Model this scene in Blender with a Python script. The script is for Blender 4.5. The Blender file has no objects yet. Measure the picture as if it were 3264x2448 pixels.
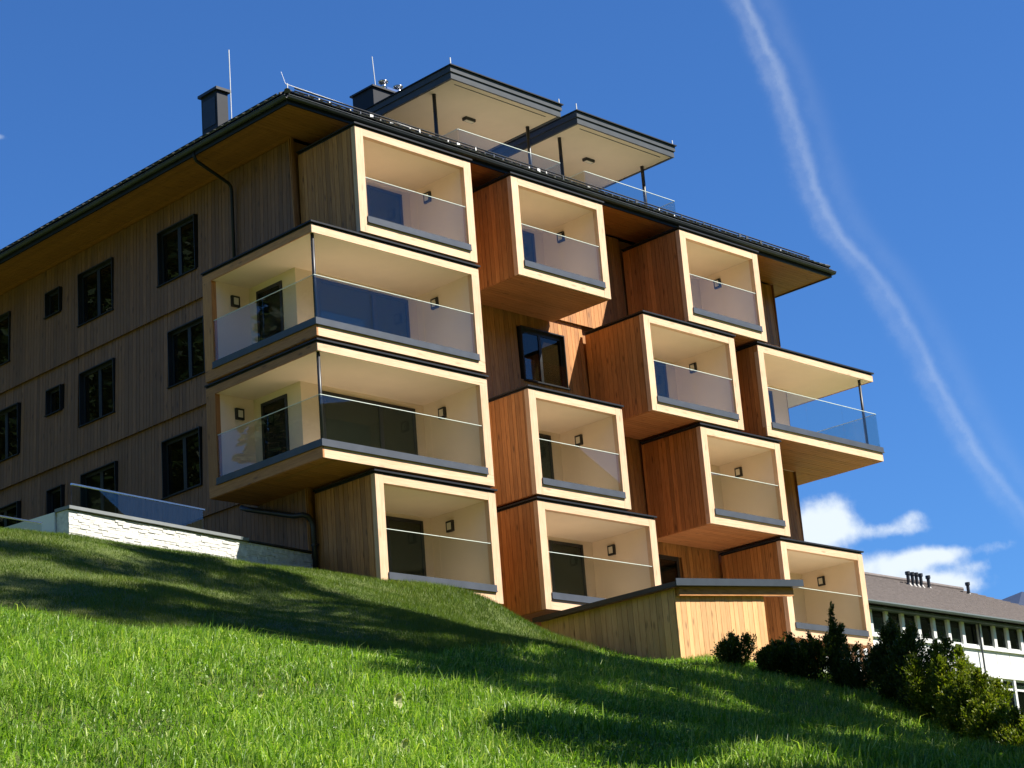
import bpy, bmesh, math, random
import numpy as np
from mathutils import Vector, Matrix

random.seed(7); rng = np.random.default_rng(7)
sc = bpy.context.scene
COL = sc.collection

# ------------------------------------------------------------------ camera
# measured from the photograph: pixels of a 3264 x 2448 frame, metres, z up, storeys of 3.0 m
CAM_F = 6496.17
CAM_RV = np.array([-0.312913821, -0.787078222, 0.0451273222])
CAM_C = np.array([-29.7791313, -34.8579069, -12.6007566])
def _rod(r):
    th = np.linalg.norm(r); k = r / th
    K = np.array([[0, -k[2], k[1]], [k[2], 0, -k[0]], [-k[1], k[0], 0]])
    return np.eye(3) + math.sin(th) * K + (1 - math.cos(th)) * K @ K
CAM_R = _rod(CAM_RV) @ np.array([[1, 0, 0], [0, 0, -1], [0, 1, 0.]])   # rows: right, down, forward
def ray(px, py):
    return CAM_R.T @ np.array([(px - 1632) / CAM_F, (py - 1224) / CAM_F, 1.0])
def on(px, py, ax, val):
    """photo pixel -> point where its ray meets the plane ax = val"""
    d = ray(px, py); k = 'xyz'.index(ax)
    return CAM_C + (val - CAM_C[k]) / d[k] * d
cam_d = bpy.data.cameras.new('camera'); cam = bpy.data.objects.new('camera', cam_d); COL.objects.link(cam)
cam_d.sensor_fit = 'HORIZONTAL'; cam_d.sensor_width = 36.0; cam_d.lens = 36.0 * CAM_F / 3264
cam_d.clip_start = 0.5; cam_d.clip_end = 6000
M = Matrix.Identity(4)
for i in range(3):
    M[i][0] = CAM_R[0][i]; M[i][1] = -CAM_R[1][i]; M[i][2] = -CAM_R[2][i]; M[i][3] = CAM_C[i]
cam.matrix_world = M
sc.camera = cam

# ------------------------------------------------------------------ sky and sun
SUN_TRAVEL = Vector((-0.45, 0.77, -1.0)).normalized()
SUN_EL = math.asin(-SUN_TRAVEL.z)
SUN_AZ = math.atan2(-SUN_TRAVEL.x, -SUN_TRAVEL.y)        # clockwise from +Y
sun_d = bpy.data.lights.new('sun', 'SUN'); sun = bpy.data.objects.new('sun', sun_d); COL.objects.link(sun)
sun_d.energy = 5.0; sun_d.angle = math.radians(0.53); sun_d.color = (1.0, 0.94, 0.84)
sun.rotation_euler = SUN_TRAVEL.to_track_quat('-Z', 'Y').to_euler()
sun.location = (20, -40, 50)

world = bpy.data.worlds.new('World'); sc.world = world; world.use_nodes = True
def build_world():
    nt = world.node_tree; N = nt.nodes; L = nt.links; N.clear()
    def nd(t, **k):
        n = N.new(t)
        for a, b in k.items(): setattr(n, a, b)
        return n
    def math_(op, a, b=None, c=None):
        n = nd('ShaderNodeMath', operation=op)
        for i, v in enumerate((a, b, c)):
            if v is None: continue
            if isinstance(v, (int, float)): n.inputs[i].default_value = v
            else: L.new(v, n.inputs[i])
        return n.outputs[0]
    out = nd('ShaderNodeOutputWorld'); bg = nd('ShaderNodeBackground')
    sky = nd('ShaderNodeTexSky', sky_type='NISHITA', sun_disc=False)
    sky.sun_elevation = SUN_EL; sky.sun_rotation = SUN_AZ
    sky.altitude = 1400; sky.air_density = 1.25; sky.dust_density = 0.25; sky.ozone_density = 4.2
    tc = nd('ShaderNodeTexCoord'); sep = nd('ShaderNodeSeparateXYZ'); L.new(tc.outputs['Generated'], sep.inputs[0])
    az = math_('MULTIPLY', math_('ARCTAN2', sep.outputs[0], sep.outputs[1]), 57.29578)
    el = math_('MULTIPLY', math_('ARCSINE', sep.outputs[2]), 57.29578)
    # drifting vapour trail: azimuth as a function of elevation
    pts = np.array([(54.28, 26.96), (54.68, 25.77), (55.08, 24.57), (55.49, 22.47), (55.93, 20.73), (57.1, 18.89), (57.95, 16.98), (59.08, 13.99), (60.2, 11.93)])
    fc = nd('ShaderNodeFloatCurve'); cv = fc.mapping.curves[0]
    pts = pts[::-1]; E0, E1, A0, A1 = 6.0, 36.0, 48.0, 66.0
    full = [(63.5, 6.0), *[tuple(q) for q in pts], (51.2, 36.0)]
    for i_, (a_, e_) in enumerate(full):
        if i_ == 0: cv.points[0].location = (0, (a_ - A0) / (A1 - A0))
        elif i_ == len(full) - 1: cv.points[-1].location = (1, (a_ - A0) / (A1 - A0))
        else: cv.points.new((e_ - E0) / (E1 - E0), (a_ - A0) / (A1 - A0))
    fc.mapping.update()
    L.new(math_('DIVIDE', math_('SUBTRACT', el, E0), E1 - E0), fc.inputs['Value'])
    acc = math_('ADD', math_('MULTIPLY', fc.outputs[0], A1 - A0), A0)
    noise = nd('ShaderNodeTexNoise'); noise.inputs['Scale'].default_value = 70; noise.inputs['Detail'].default_value = 9; noise.inputs['Roughness'].default_value = .68
    L.new(tc.outputs['Generated'], noise.inputs['Vector'])
    noise2 = nd('ShaderNodeTexNoise'); noise2.inputs['Scale'].default_value = 12; noise2.inputs['Detail'].default_value = 6
    L.new(tc.outputs['Generated'], noise2.inputs['Vector'])
    wob = math_('MULTIPLY', math_('SUBTRACT', noise.outputs[0], .5), 0.5)
    off = math_('ADD', math_('MULTIPLY', math_('SUBTRACT', az, acc), .93), wob)
    def band(center, width, amp):
        t = math_('DIVIDE', math_('SUBTRACT', off, center), width)
        return math_('MULTIPLY', math_('POWER', 2.718, math_('MULTIPLY', math_('MULTIPLY', t, t), -1.0)), amp)
    trail = math_('ADD', math_('ADD', band(0.04, .16, .15), band(-.28, .22, .08)), band(.62, .32, .04))
    lo = nd('ShaderNodeMapRange', interpolation_type='SMOOTHSTEP'); L.new(el, lo.inputs[0])
    lo.inputs[1].default_value = 9.5; lo.inputs[2].default_value = 14.5
    trail = math_('MULTIPLY', trail, lo.outputs[0])
    trail = math_('MULTIPLY', trail, math_('ADD', math_('MULTIPLY', noise2.outputs[0], 1.6), .25)); trail = math_('MULTIPLY', trail, math_('ADD', math_('MULTIPLY', noise.outputs[0], 1.4), .3))
    # cumulus low over the valley
    blobs = [(54.6, 12.25, .95, 0.8, 1.3), (56.5, 11.95, 1.1, .24, .74), (57.1, 12.25, .5, .2, .55), (56.3, 11.0, 1.5, .42, 1.0), (57.8, 11.1, .8, .25, .74), (57.75, 10.3, 1.0, .36, 1.15),
             (59.3, 11.2, .8, .28, .62), (58.7, 10.7, .5, .2, .5), (55.4, 10.2, 2.2, .5, .8), (31.3, 24.36, .3, .12, .5)]
    blobs += [(80, 11, 6, 2, 1), (97, 9, 8, 2.5, 1), (120, 12, 7, 2, 1), (150, 10, 9, 2.5, 1), (-170, 11, 9, 2.2, 1), (-120, 9, 10, 2.5, 1), (-60, 12, 8, 2.2, 1), (-20, 10, 8, 2, 1), (5, 9, 6, 1.6, .9)]
    tot = 0.0
    for a, e, ra, re, amp in blobs:
        da = math_('DIVIDE', math_('SUBTRACT', az, a), ra); de = math_('DIVIDE', math_('SUBTRACT', el, e), re)
        g = math_('MULTIPLY', math_('POWER', 2.718, math_('MULTIPLY', math_('ADD', math_('MULTIPLY', da, da), math_('MULTIPLY', de, de)), -1.0)), amp)
        tot = math_('ADD', tot, g)
    noise3 = nd('ShaderNodeTexNoise'); noise3.inputs['Scale'].default_value = 42; noise3.inputs['Detail'].default_value = 10; noise3.inputs['Roughness'].default_value = .6
    L.new(tc.outputs['Generated'], noise3.inputs['Vector'])
    dens = math_('ADD', tot, math_('MULTIPLY', math_('SUBTRACT', noise3.outputs[0], .5), 1.7))
    mr = nd('ShaderNodeMapRange', interpolation_type='SMOOTHSTEP'); L.new(dens, mr.inputs[0])
    mr.inputs[1].default_value = .26; mr.inputs[2].default_value = 1.05
    gate = nd('ShaderNodeMapRange'); L.new(tot, gate.inputs[0]); gate.inputs[1].default_value = .04; gate.inputs[2].default_value = .35
    cl = math_('MULTIPLY', math_('MULTIPLY', mr.outputs[0], gate.outputs[0]), .93)
    mask = math_('MINIMUM', math_('ADD', cl, trail), 1.0)
    mix = nd('ShaderNodeMix', data_type='RGBA'); L.new(mask, mix.inputs[0])
    hs = nd('ShaderNodeHueSaturation'); L.new(sky.outputs[0], hs.inputs['Color'])
    hs.inputs['Saturation'].default_value = 1.0; hs.inputs['Value'].default_value = 1.0
    tint = nd('ShaderNodeMix', data_type='RGBA', blend_type='MULTIPLY'); tint.inputs[0].default_value = 1.0
    L.new(hs.outputs[0], tint.inputs[6]); tint.inputs[7].default_value = (.50, .90, 1.40, 1)      # deep mountain sky
    L.new(tint.outputs[2], mix.inputs[6]); mix.inputs[7].default_value = (8.5, 9.3, 9.9, 1)
    L.new(mix.outputs[2], bg.inputs[0]); bg.inputs[1].default_value = 0.050
    L.new(bg.outputs[0], out.inputs[0])
build_world()
sc.view_settings.view_transform = 'Standard'; sc.view_settings.look = 'None'
sc.view_settings.exposure = 1.12; sc.view_settings.gamma = 1.0; sc.view_settings.use_curve_mapping = False
sc.cycles.max_bounces = 8; sc.cycles.transparent_max_bounces = 24; sc.cycles.diffuse_bounces = 4
sc.cycles.caustics_reflective = False; sc.cycles.caustics_refractive = False
sc.cycles.use_denoising = True

# ------------------------------------------------------------------ materials
MATS = {}
def new_mat(name):
    m = bpy.data.materials.new(name); m.use_nodes = True
    nt = m.node_tree; nt.nodes.clear(); MATS[name] = m
    out = nt.nodes.new('ShaderNodeOutputMaterial')
    return m, nt, out
def principled(nt, out, **k):
    b = nt.nodes.new('ShaderNodeBsdfPrincipled')
    for a, v in k.items(): b.inputs[a].default_value = v
    nt.links.new(b.outputs[0], out.inputs[0]); return b
def ramp(nt, fac, stops):
    r = nt.nodes.new('ShaderNodeValToRGB'); nt.links.new(fac, r.inputs[0])
    while len(r.color_ramp.elements) < len(stops): r.color_ramp.elements.new(.5)
    for e, (p, c) in zip(r.color_ramp.elements, stops): e.position = p; e.color = (*c, 1)
    return r.outputs[0]
def noise_tex(nt, vec, scale, detail=4, rough=.55, dist=0.0):
    n = nt.nodes.new('ShaderNodeTexNoise'); n.inputs['Scale'].default_value = scale
    n.inputs['Detail'].default_value = detail; n.inputs['Roughness'].default_value = rough; n.inputs['Distortion'].default_value = dist
    if vec is not None: nt.links.new(vec, n.inputs['Vector'])
    return n
def pos_scaled(nt, s, rnd=True):
    g = nt.nodes.new('ShaderNodeNewGeometry'); mp = nt.nodes.new('ShaderNodeVectorMath'); mp.operation = 'MULTIPLY'
    nt.links.new(g.outputs['Position'], mp.inputs[0]); mp.inputs[1].default_value = s
    if not rnd: return mp.outputs[0]
    oi = nt.nodes.new('ShaderNodeObjectInfo'); ad = nt.nodes.new('ShaderNodeVectorMath'); ad.operation = 'ADD'
    sc_ = nt.nodes.new('ShaderNodeMath'); sc_.operation = 'MULTIPLY'; sc_.inputs[1].default_value = 40
    nt.links.new(oi.outputs['Random'], sc_.inputs[0]); nt.links.new(mp.outputs[0], ad.inputs[0]); nt.links.new(sc_.outputs[0], ad.inputs[1])
    return ad.outputs[0]
def mixc(nt, fac, a, b, mode='MIX'):
    m = nt.nodes.new('ShaderNodeMix'); m.data_type = 'RGBA'; m.blend_type = mode
    for v, i in ((fac, 0), (a, 6), (b, 7)):
        if isinstance(v, (int, float)): m.inputs[i].default_value = v
        elif isinstance(v, tuple): m.inputs[i].default_value = (*v, 1)
        else: nt.links.new(v, m.inputs[i])
    return m.outputs[2]
def wood(name, axis, c_dark, c_mid, c_light, knots=.5, tone=.35, rough=.62, weather=None, attr=False):
    """timber: grain stretched along one axis, knots, each board its own tone"""
    m, nt, out = new_mat(name)
    b = principled(nt, out, Roughness=rough)
    s = {'x': (.7, 9, 9), 'y': (9, .7, 9), 'z': (9, 9, .7)}[axis]
    v = pos_scaled(nt, s)
    g1 = noise_tex(nt, v, 3.2, 6, .6, .6)
    col = ramp(nt, g1.outputs[0], [(.25, c_dark), (.5, c_mid), (.78, c_light)])
    # knots
    vs = pos_scaled(nt, {'x': (1.3, 4.2, 4.2), 'y': (4.2, 1.3, 4.2), 'z': (4.2, 4.2, 1.3)}[axis])
    vo = nt.nodes.new('ShaderNodeTexVoronoi'); vo.inputs['Scale'].default_value = 1.15; nt.links.new(vs, vo.inputs['Vector'])
    kf = nt.nodes.new('ShaderNodeMapRange'); nt.links.new(vo.outputs['Distance'], kf.inputs[0])
    kf.inputs[1].default_value = .07; kf.inputs[2].default_value = .2; kf.inputs[3].default_value = knots; kf.inputs[4].default_value = 0
    col = mixc(nt, kf.outputs[0], col, tuple(x * .45 for x in c_dark))
    # each board its own tone
    if attr:
        at = nt.nodes.new('ShaderNodeAttribute'); at.attribute_name = 'tone'; rv = at.outputs['Fac']
    else:
        oi = nt.nodes.new('ShaderNodeObjectInfo'); rv = oi.outputs['Random']
    mr = nt.nodes.new('ShaderNodeMapRange'); nt.links.new(rv, mr.inputs[0])
    mr.inputs[3].default_value = 1 - tone; mr.inputs[4].default_value = 1 + tone * .6
    cm = nt.nodes.new('ShaderNodeVectorMath'); cm.operation = 'SCALE'; nt.links.new(col, cm.inputs[0]); nt.links.new(mr.outputs[0], cm.inputs['Scale'])
    col = cm.outputs[0]
    if weather:
        w = noise_tex(nt, pos_scaled(nt, (.35, .35, .8), False), 2.0, 5, .6)
        wf = nt.nodes.new('ShaderNodeMapRange'); nt.links.new(w.outputs[0], wf.inputs[0]); wf.inputs[1].default_value = .42; wf.inputs[2].default_value = .72
        wf.inputs[4].default_value = .55
        col = mixc(nt, wf.outputs[0], col, weather)
    nt.links.new(col, b.inputs['Base Color'])
    bp = nt.nodes.new('ShaderNodeBump'); bp.inputs['Strength'].default_value = .18; bp.inputs['Distance'].default_value = .01
    nt.links.new(g1.outputs[0], bp.inputs['Height']); nt.links.new(bp.outputs[0], b.inputs['Normal'])
    return m
LD, LM, LL = (.29, .115, .032), (.43, .185, .054), (.54, .26, .09)
for ax in 'xyz': wood('larch_' + ax, ax, LD, LM, LL, .75, .3)
wood('larch_join', 'z', LD, LM, LL, .75, .3, attr=True)
wood('larch_shaded', 'z', (.145, .062, .028), (.215, .100, .048), (.28, .140, .072), .85, .28, weather=(.185, .098, .056), attr=True)  # same larch in a darker copy: the side facade's shade is in the colour
wood('larch_grey_one', 'z', (.16, .085, .042), (.235, .135, .07), (.31, .19, .11), .7, .25, weather=(.18, .13, .1))
for ax in 'xyz': wood('spruce_' + ax, ax, (.56, .355, .205), (.68, .455, .285), (.76, .545, .37), .5, .10, weather=(.57, .34, .19))
wood('shed_wood', 'z', (.50, .245, .09), (.63, .355, .152), (.72, .44, .21), .7, .2)
for ax in 'xy': wood('soffit_' + ax, ax, (.31, .115, .036), (.42, .168, .056), (.50, .225, .085), .5, .12, attr=True)
wood('fence_wood', 'z', (.22, .10, .04), (.32, .15, .06), (.4, .2, .09), .4, .3)

def simple(name, color, rough, metal=0.0, var=.12, scale=6, bump=0.0, spec=.5):
    m, nt, out = new_mat(name); b = principled(nt, out, Roughness=rough, Metallic=metal)
    b.inputs['Specular IOR Level'].default_value = spec
    n = noise_tex(nt, pos_scaled(nt, (1, 1, 1)), scale, 5, .6)
    col = ramp(nt, n.outputs[0], [(.3, tuple(c * (1 - var) for c in color)), (.7, tuple(min(1, c * (1 + var)) for c in color))])
    nt.links.new(col, b.inputs['Base Color'])
    if bump:
        bp = nt.nodes.new('ShaderNodeBump'); bp.inputs['Strength'].default_value = bump; bp.inputs['Distance'].default_value = .01
        n2 = noise_tex(nt, pos_scaled(nt, (1, 1, 1)), scale * 14, 4, .6)
        nt.links.new(n2.outputs[0], bp.inputs['Height']); nt.links.new(bp.outputs[0], b.inputs['Normal'])
    return m
simple('plaster', (.78, .645, .50), .9, var=.035, scale=1.2, bump=.12)
simple('render_white', (.72, .72, .70), .9, var=.05, scale=1.2, bump=.12)
simple('anthracite', (.016, .018, .022), .5, .0, .15, 3, 0, .25)
simple('sill_metal', (.070, .080, .098), .42, .1, .12, 3, 0, .35)
simple('fascia_metal', (.060, .067, .075), .5, .0, .14, 2.2, 0, .25)
simple('black_gap', (.008, .008, .009), .9)
simple('dark_frame', (.016, .017, .019), .45, 0, .2, 4)
simple('steel_bright', (.55, .56, .58), .22, 1.0, .08, 5)
simple('tile_dark', (.035, .036, .040), .34, .0, .35, 4, .1, .7)
simple('galvanised_glint', (.72, .72, .70), .45, 0, .12, 5)  # near-white non-metal: sun glints of the guard brackets put into the colour
simple('deck_tile', (.50, .46, .40), .85, 0, .15, 3, .2)
simple('gravel', (.46, .42, .36), .95, 0, .25, 14, .6)
simple('dark_zinc', (.040, .050, .064), .45, .0, .12, 3, 0, .3)
simple('tile_brown', (.125, .105, .098), .8, 0, .22, 3, .2)
simple('white_paint', (.66, .67, .65), .5, 0, .03, 1.5)
simple('teal_shade', (.045, .065, .06), .55, 0, .1, 2)
simple('lamp_glass', (.62, .58, .48), .35, 0, .03, 3)
simple('glass_edge_glint', (.62, .70, .62), .2, 0, .05, 5)  # pale strip: sunlight caught along the pane tops, put into the colour
simple('stone', (.60, .59, .55), .85, 0, .28, 7, .5)
simple('stone_cap', (.17, .185, .19), .6, 0, .1, 3)
simple('bark', (.09, .065, .045), .9, 0, .4, 9, .6)
simple('blind', (.46, .56, .54), .7, 0, .04, 2)
simple('curtain', (.10, .095, .07), .9, 0, .25, 2)
simple('inside_dark', (.030, .030, .026), .8, 0, .4, .7)  # for sheets right behind the panes: the rooms' darkness painted as colour

def glass_mat(name, tint, rough=.0, ior=1.5, boost=1.0):
    m, nt, out = new_mat(name)
    tr = nt.nodes.new('ShaderNodeBsdfTransparent'); tr.inputs[0].default_value = (*tint, 1)
    gl = nt.nodes.new('ShaderNodeBsdfGlossy'); gl.inputs['Roughness'].default_value = rough
    gl.inputs[0].default_value = (.95, .97, 1, 1)
    # Schlick reflectance of a flat sheet, the same from either side
    g = nt.nodes.new('ShaderNodeNewGeometry'); dt = nt.nodes.new('ShaderNodeVectorMath'); dt.operation = 'DOT_PRODUCT'
    nt.links.new(g.outputs['Normal'], dt.inputs[0]); nt.links.new(g.outputs['Incoming'], dt.inputs[1])
    def mt(op, a, b):
        n = nt.nodes.new('ShaderNodeMath'); n.operation = op
        for i, v in ((0, a), (1, b)):
            if isinstance(v, (int, float)): n.inputs[i].default_value = v
            elif v is not None: nt.links.new(v, n.inputs[i])
        return n.outputs[0]
    f0 = ((ior - 1) / (ior + 1)) ** 2
    F = mt('ADD', mt('MULTIPLY', mt('POWER', mt('SUBTRACT', 1.0, mt('ABSOLUTE', dt.outputs['Value'], None)), 5.0), 1 - f0), f0)
    F = mt('MULTIPLY', F, boost)
    mx = nt.nodes.new('ShaderNodeMixShader'); nt.links.new(F, mx.inputs[0]); nt.links.new(tr.outputs[0], mx.inputs[1]); nt.links.new(gl.outputs[0], mx.inputs[2])
    nt.links.new(mx.outputs[0], out.inputs[0]); return m
glass_mat('rail_glass', (.88, .90, .885), .0, 1.52, .85)
glass_mat('window_glass', (.42, .46, .42), .0, 1.52, .85)
glass_mat('door_glass', (.62, .63, .58), .0, 1.5, 1.0)

def foliage(name, c0, c1, c2, trans=.35, rough=.5, spec=.35):
    m, nt, out = new_mat(name)
    at = nt.nodes.new('ShaderNodeAttribute'); at.attribute_name = 'tone'
    col = ramp(nt, at.outputs['Fac'], [(.0, c0), (.5, c1), (1.0, c2)])
    n = noise_tex(nt, pos_scaled(nt, (1, 1, 1), False), 1.1, 4, .6)
    sh = ramp(nt, n.outputs[0], [(.3, (.72, .72, .62)), (.7, (1.18, 1.12, 1.0))])
    col = mixc(nt, 1.0, col, sh, 'MULTIPLY')
    d = nt.nodes.new('ShaderNodeBsdfPrincipled'); d.inputs['Roughness'].default_value = rough; d.inputs['Specular IOR Level'].default_value = spec
    t = nt.nodes.new('ShaderNodeBsdfTranslucent')
    nt.links.new(col, d.inputs['Base Color'])
    tcol = mixc(nt, 1.0, col, (1.25, 1.35, .55), 'MULTIPLY'); nt.links.new(tcol, t.inputs[0])
    mx = nt.nodes.new('ShaderNodeMixShader'); mx.inputs[0].default_value = trans
    nt.links.new(d.outputs[0], mx.inputs[1]); nt.links.new(t.outputs[0], mx.inputs[2]); nt.links.new(mx.outputs[0], out.inputs[0])
    return m
foliage('meadow_blade', (.060, .155, .013), (.205, .375, .034), (.52, .62, .21), .46, .42, .45)
foliage('lawn_blade', (.055, .115, .010), (.12, .19, .017), (.27, .27, .06), .4)
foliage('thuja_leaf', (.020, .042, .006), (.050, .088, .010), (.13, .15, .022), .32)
foliage('thuja_sunlit', (.055, .095, .008), (.14, .195, .013), (.28, .285, .045), .4)  # lighter copy of the thuja leaf, sunlight on the right hedge painted in
foliage('spruce_leaf', (.010, .024, .010), (.022, .048, .016), (.045, .075, .022), .15)
foliage('broad_leaf', (.022, .055, .010), (.05, .105, .018), (.10, .17, .03), .35)
foliage('pale_leaf', (.40, .44, .22), (.50, .54, .30), (.55, .58, .36), .3)
def ground_mat():
    m, nt, out = new_mat('soil_turf'); b = principled(nt, out, Roughness=.95)
    n = noise_tex(nt, pos_scaled(nt, (1, 1, 1), False), 1.3, 8, .65)
    n2 = noise_tex(nt, pos_scaled(nt, (1, 1, 1), False), 22, 6, .7)
    c = ramp(nt, n.outputs[0], [(.3, (.055, .085, .014)), (.55, (.095, .125, .022)), (.75, (.15, .14, .045))])
    c2 = ramp(nt, n2.outputs[0], [(.3, (.5, .5, .5)), (.7, (1.4, 1.4, 1.3))])
    nt.links.new(mixc(nt, 1.0, c, c2, 'MULTIPLY'), b.inputs['Base Color'])
    bp = nt.nodes.new('ShaderNodeBump'); bp.inputs['Strength'].default_value = .8; bp.inputs['Distance'].default_value = .05
    nt.links.new(n2.outputs[0], bp.inputs['Height']); nt.links.new(bp.outputs[0], b.inputs['Normal'])
ground_mat()
foliage('far_forest', (.03, .05, .018), (.055, .075, .026), (.09, .105, .04), .0, .95, .05)

# ------------------------------------------------------------------ mesh helpers
WORLD = {}          # object name -> world location (parents carry no rotation or scale)
def link(name, data, mat, parent=None, loc=(0, 0, 0), rot=None, scale=None):
    o = bpy.data.objects.new(name, data); COL.objects.link(o)
    loc = Vector(loc); WORLD[o.name] = loc.copy()
    if parent is not None:
        o.parent = parent; o.location = loc - WORLD[parent.name]
    else: o.location = loc
    if rot is not None: o.rotation_euler = rot
    if scale is not None: o.scale = scale
    if mat and data is not None and len(data.materials) == 0: data.materials.append(MATS[mat])
    return o
def empty(name, loc, label, cat, group=None):
    o = bpy.data.objects.new(name, None); COL.objects.link(o); o.location = loc; WORLD[o.name] = Vector(loc)
    o.empty_display_size = .3
    return tag(o, label, cat, group)
def tag(o, label=None, cat=None, group=None, kind=None):
    if label: o['label'] = label
    if cat: o['category'] = cat
    if group: o['group'] = group
    if kind: o['kind'] = kind
    return o
CUBES = {}
CV = [(-.5, -.5, -.5), (.5, -.5, -.5), (.5, .5, -.5), (-.5, .5, -.5), (-.5, -.5, .5), (.5, -.5, .5), (.5, .5, .5), (-.5, .5, .5)]
CF = [(0, 3, 2, 1), (4, 5, 6, 7), (0, 1, 5, 4), (1, 2, 6, 5), (2, 3, 7, 6), (3, 0, 4, 7)]
def cube_mesh(mat):
    if mat not in CUBES:
        me = bpy.data.meshes.new('block_' + mat); me.from_pydata(CV, [], CF); me.materials.append(MATS[mat]); CUBES[mat] = me
    return CUBES[mat]
def box(name, parent, x0, x1, y0, y1, z0, z1, mat, rot=None):
    """one small piece: shares one block mesh with every piece of its material; must have no children"""
    return link(name, cube_mesh(mat), None, parent, ((x0 + x1) / 2, (y0 + y1) / 2, (z0 + z1) / 2), rot, (abs(x1 - x0), abs(y1 - y0), abs(z1 - z0)))
class MB:
    def __init__(s): s.v = []; s.f = []; s.t = []
    def box(s, x0, x1, y0, y1, z0, z1, tone=None, M=None):
        b = len(s.v); pts = [Vector((x0 + (a + .5) * (x1 - x0), y0 + (c + .5) * (y1 - y0), z0 + (d + .5) * (z1 - z0))) for a, c, d in CV]
        if M is not None: pts = [M @ p for p in pts]
        s.v += [tuple(p) for p in pts]; s.f += [tuple(b + i for i in f) for f in CF]
        t = random.random() if tone is None else tone; s.t += [t] * 8
        return s
    def poly(s, pts, tone=.5):
        b = len(s.v); s.v += [tuple(p) for p in pts]; s.f.append(tuple(range(b, b + len(pts)))); s.t += [tone] * len(pts); return s
    def tube(s, pts, r, n=10, caps=True):
        pts = [Vector(p) for p in pts]; b0 = len(s.v); rr = r if isinstance(r, (list, tuple)) else [r] * len(pts)
        for i, p in enumerate(pts):
            d = (pts[min(i + 1, len(pts) - 1)] - pts[max(i - 1, 0)]).normalized()
            a = d.cross(Vector((0, 0, 1)) if abs(d.z) < .95 else Vector((1, 0, 0))).normalized(); c = d.cross(a)
            for k in range(n):
                w = 2 * math.pi * k / n; s.v.append(tuple(p + (a * math.cos(w) + c * math.sin(w)) * rr[i])); s.t.append(.5)
        for i in range(len(pts) - 1):
            for k in range(n):
                s.f.append((b0 + i * n + k, b0 + i * n + (k + 1) % n, b0 + (i + 1) * n + (k + 1) % n, b0 + (i + 1) * n + k))
        if caps:
            s.f.append(tuple(b0 + k for k in range(n))[::-1]); s.f.append(tuple(b0 + (len(pts) - 1) * n + k for k in range(n)))
        return s
    def build(s, name, mat, parent=None, origin=None, smooth=False, kind=None):
        me = bpy.data.meshes.new(name)
        if origin is None:
            a = np.array(s.v); origin = ((a[:, 0].min() + a[:, 0].max()) / 2, (a[:, 1].min() + a[:, 1].max()) / 2, a[:, 2].min())
        me.from_pydata([(x - origin[0], y - origin[1], z - origin[2]) for x, y, z in s.v], [], s.f)
        at = me.attributes.new('tone', 'FLOAT', 'POINT'); at.data.foreach_set('value', np.array(s.t, dtype=np.float32))
        if smooth: me.polygons.foreach_set('use_smooth', [True] * len(me.polygons))
        me.materials.append(MATS[mat]); me.update()
        o = link(name, me, None, parent, origin)
        if kind: o['kind'] = kind
        return o
def arr_mesh(name, V, F3, tone, mat, kind=None, parent=None, origin=(0, 0, 0)):
    """big mesh straight from numpy: triangles only"""
    me = bpy.data.meshes.new(name); V = np.asarray(V, np.float32) - np.array(origin, np.float32); F3 = np.asarray(F3, np.int32)
    me.vertices.add(len(V)); me.vertices.foreach_set('co', V.ravel())
    me.loops.add(F3.size); me.loops.foreach_set('vertex_index', F3.ravel())
    me.polygons.add(len(F3)); me.polygons.foreach_set('loop_start', np.arange(0, F3.size, 3, dtype=np.int32))
    me.update(calc_edges=True)
    at = me.attributes.new('tone', 'FLOAT', 'POINT'); at.data.foreach_set('value', np.asarray(tone, np.float32))
    me.materials.append(MATS[mat])
    o = link(name, me, None, parent, origin)
    if kind: o['kind'] = kind
    return o

# ------------------------------------------------------------------ terrain
def polar(az, d, tan=None, z=None):
    a = math.radians(az); x = CAM_C[0] + d * math.sin(a); y = CAM_C[1] + d * math.cos(a)
    return (x, y, CAM_C[2] + d * tan if tan is not None else z)
CP = [polar(45, 0, z=-14.2), polar(45, -12, z=-16.2), polar(135, 14, z=-15), polar(-45, 14, z=-14.6)]
for az, tb in ((31.4, .124), (38, .118), (45.3, .109), (52.5, .099), (59.2, .087), (24, .128), (68, .078)):
    CP.append(polar(az, 17, tb))
CP += [polar(24, 28, .212), polar(31.4, 28, .206), polar(35.1, 27.5, .193), polar(40.3, 27, .180), polar(44.1, 28, .160), polar(47.2, 28, .148), polar(52.5, 28, .128), polar(56, 28, .113), polar(59.2, 28, .093), polar(66, 28, .07)]
CP += [polar(24, 32, .200), polar(31.4, 32, .201), polar(35.1, 31.5, .190), polar(40.3, 31, .178)]
CP += [polar(24, 43, .240), polar(28, 43, .239), (-8.6, .8, -2.5), (-7.4, 1.0, -2.38), (-6.1, 1.25, -2.28), (-3.6, 1.57, -2.32), (-1.1, 1.9, -2.26), (1.5, 2.2, -2.2), (1.56, 0, -2.83), (3.6, -1.4, -3.35)]
CP += [polar(38, 38, .203), polar(42, 38, .192), polar(35, 37, .215), polar(31.4, 37, .226)]
CP += [polar(45.5, 41, .178), polar(47.4, 38, .166), polar(47.2, 46, .160), (6.7, -1.2, -4.3), polar(49.5, 40, .158), polar(52.5, 44, .149), (6.7, -4.6, -5.15), (9.9, -4.6, -5.3), polar(54, 44, .142), polar(55.6, 44, .133), polar(57.4, 41, .113), polar(59.2, 38, .088), polar(64, 36, .055)]
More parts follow.
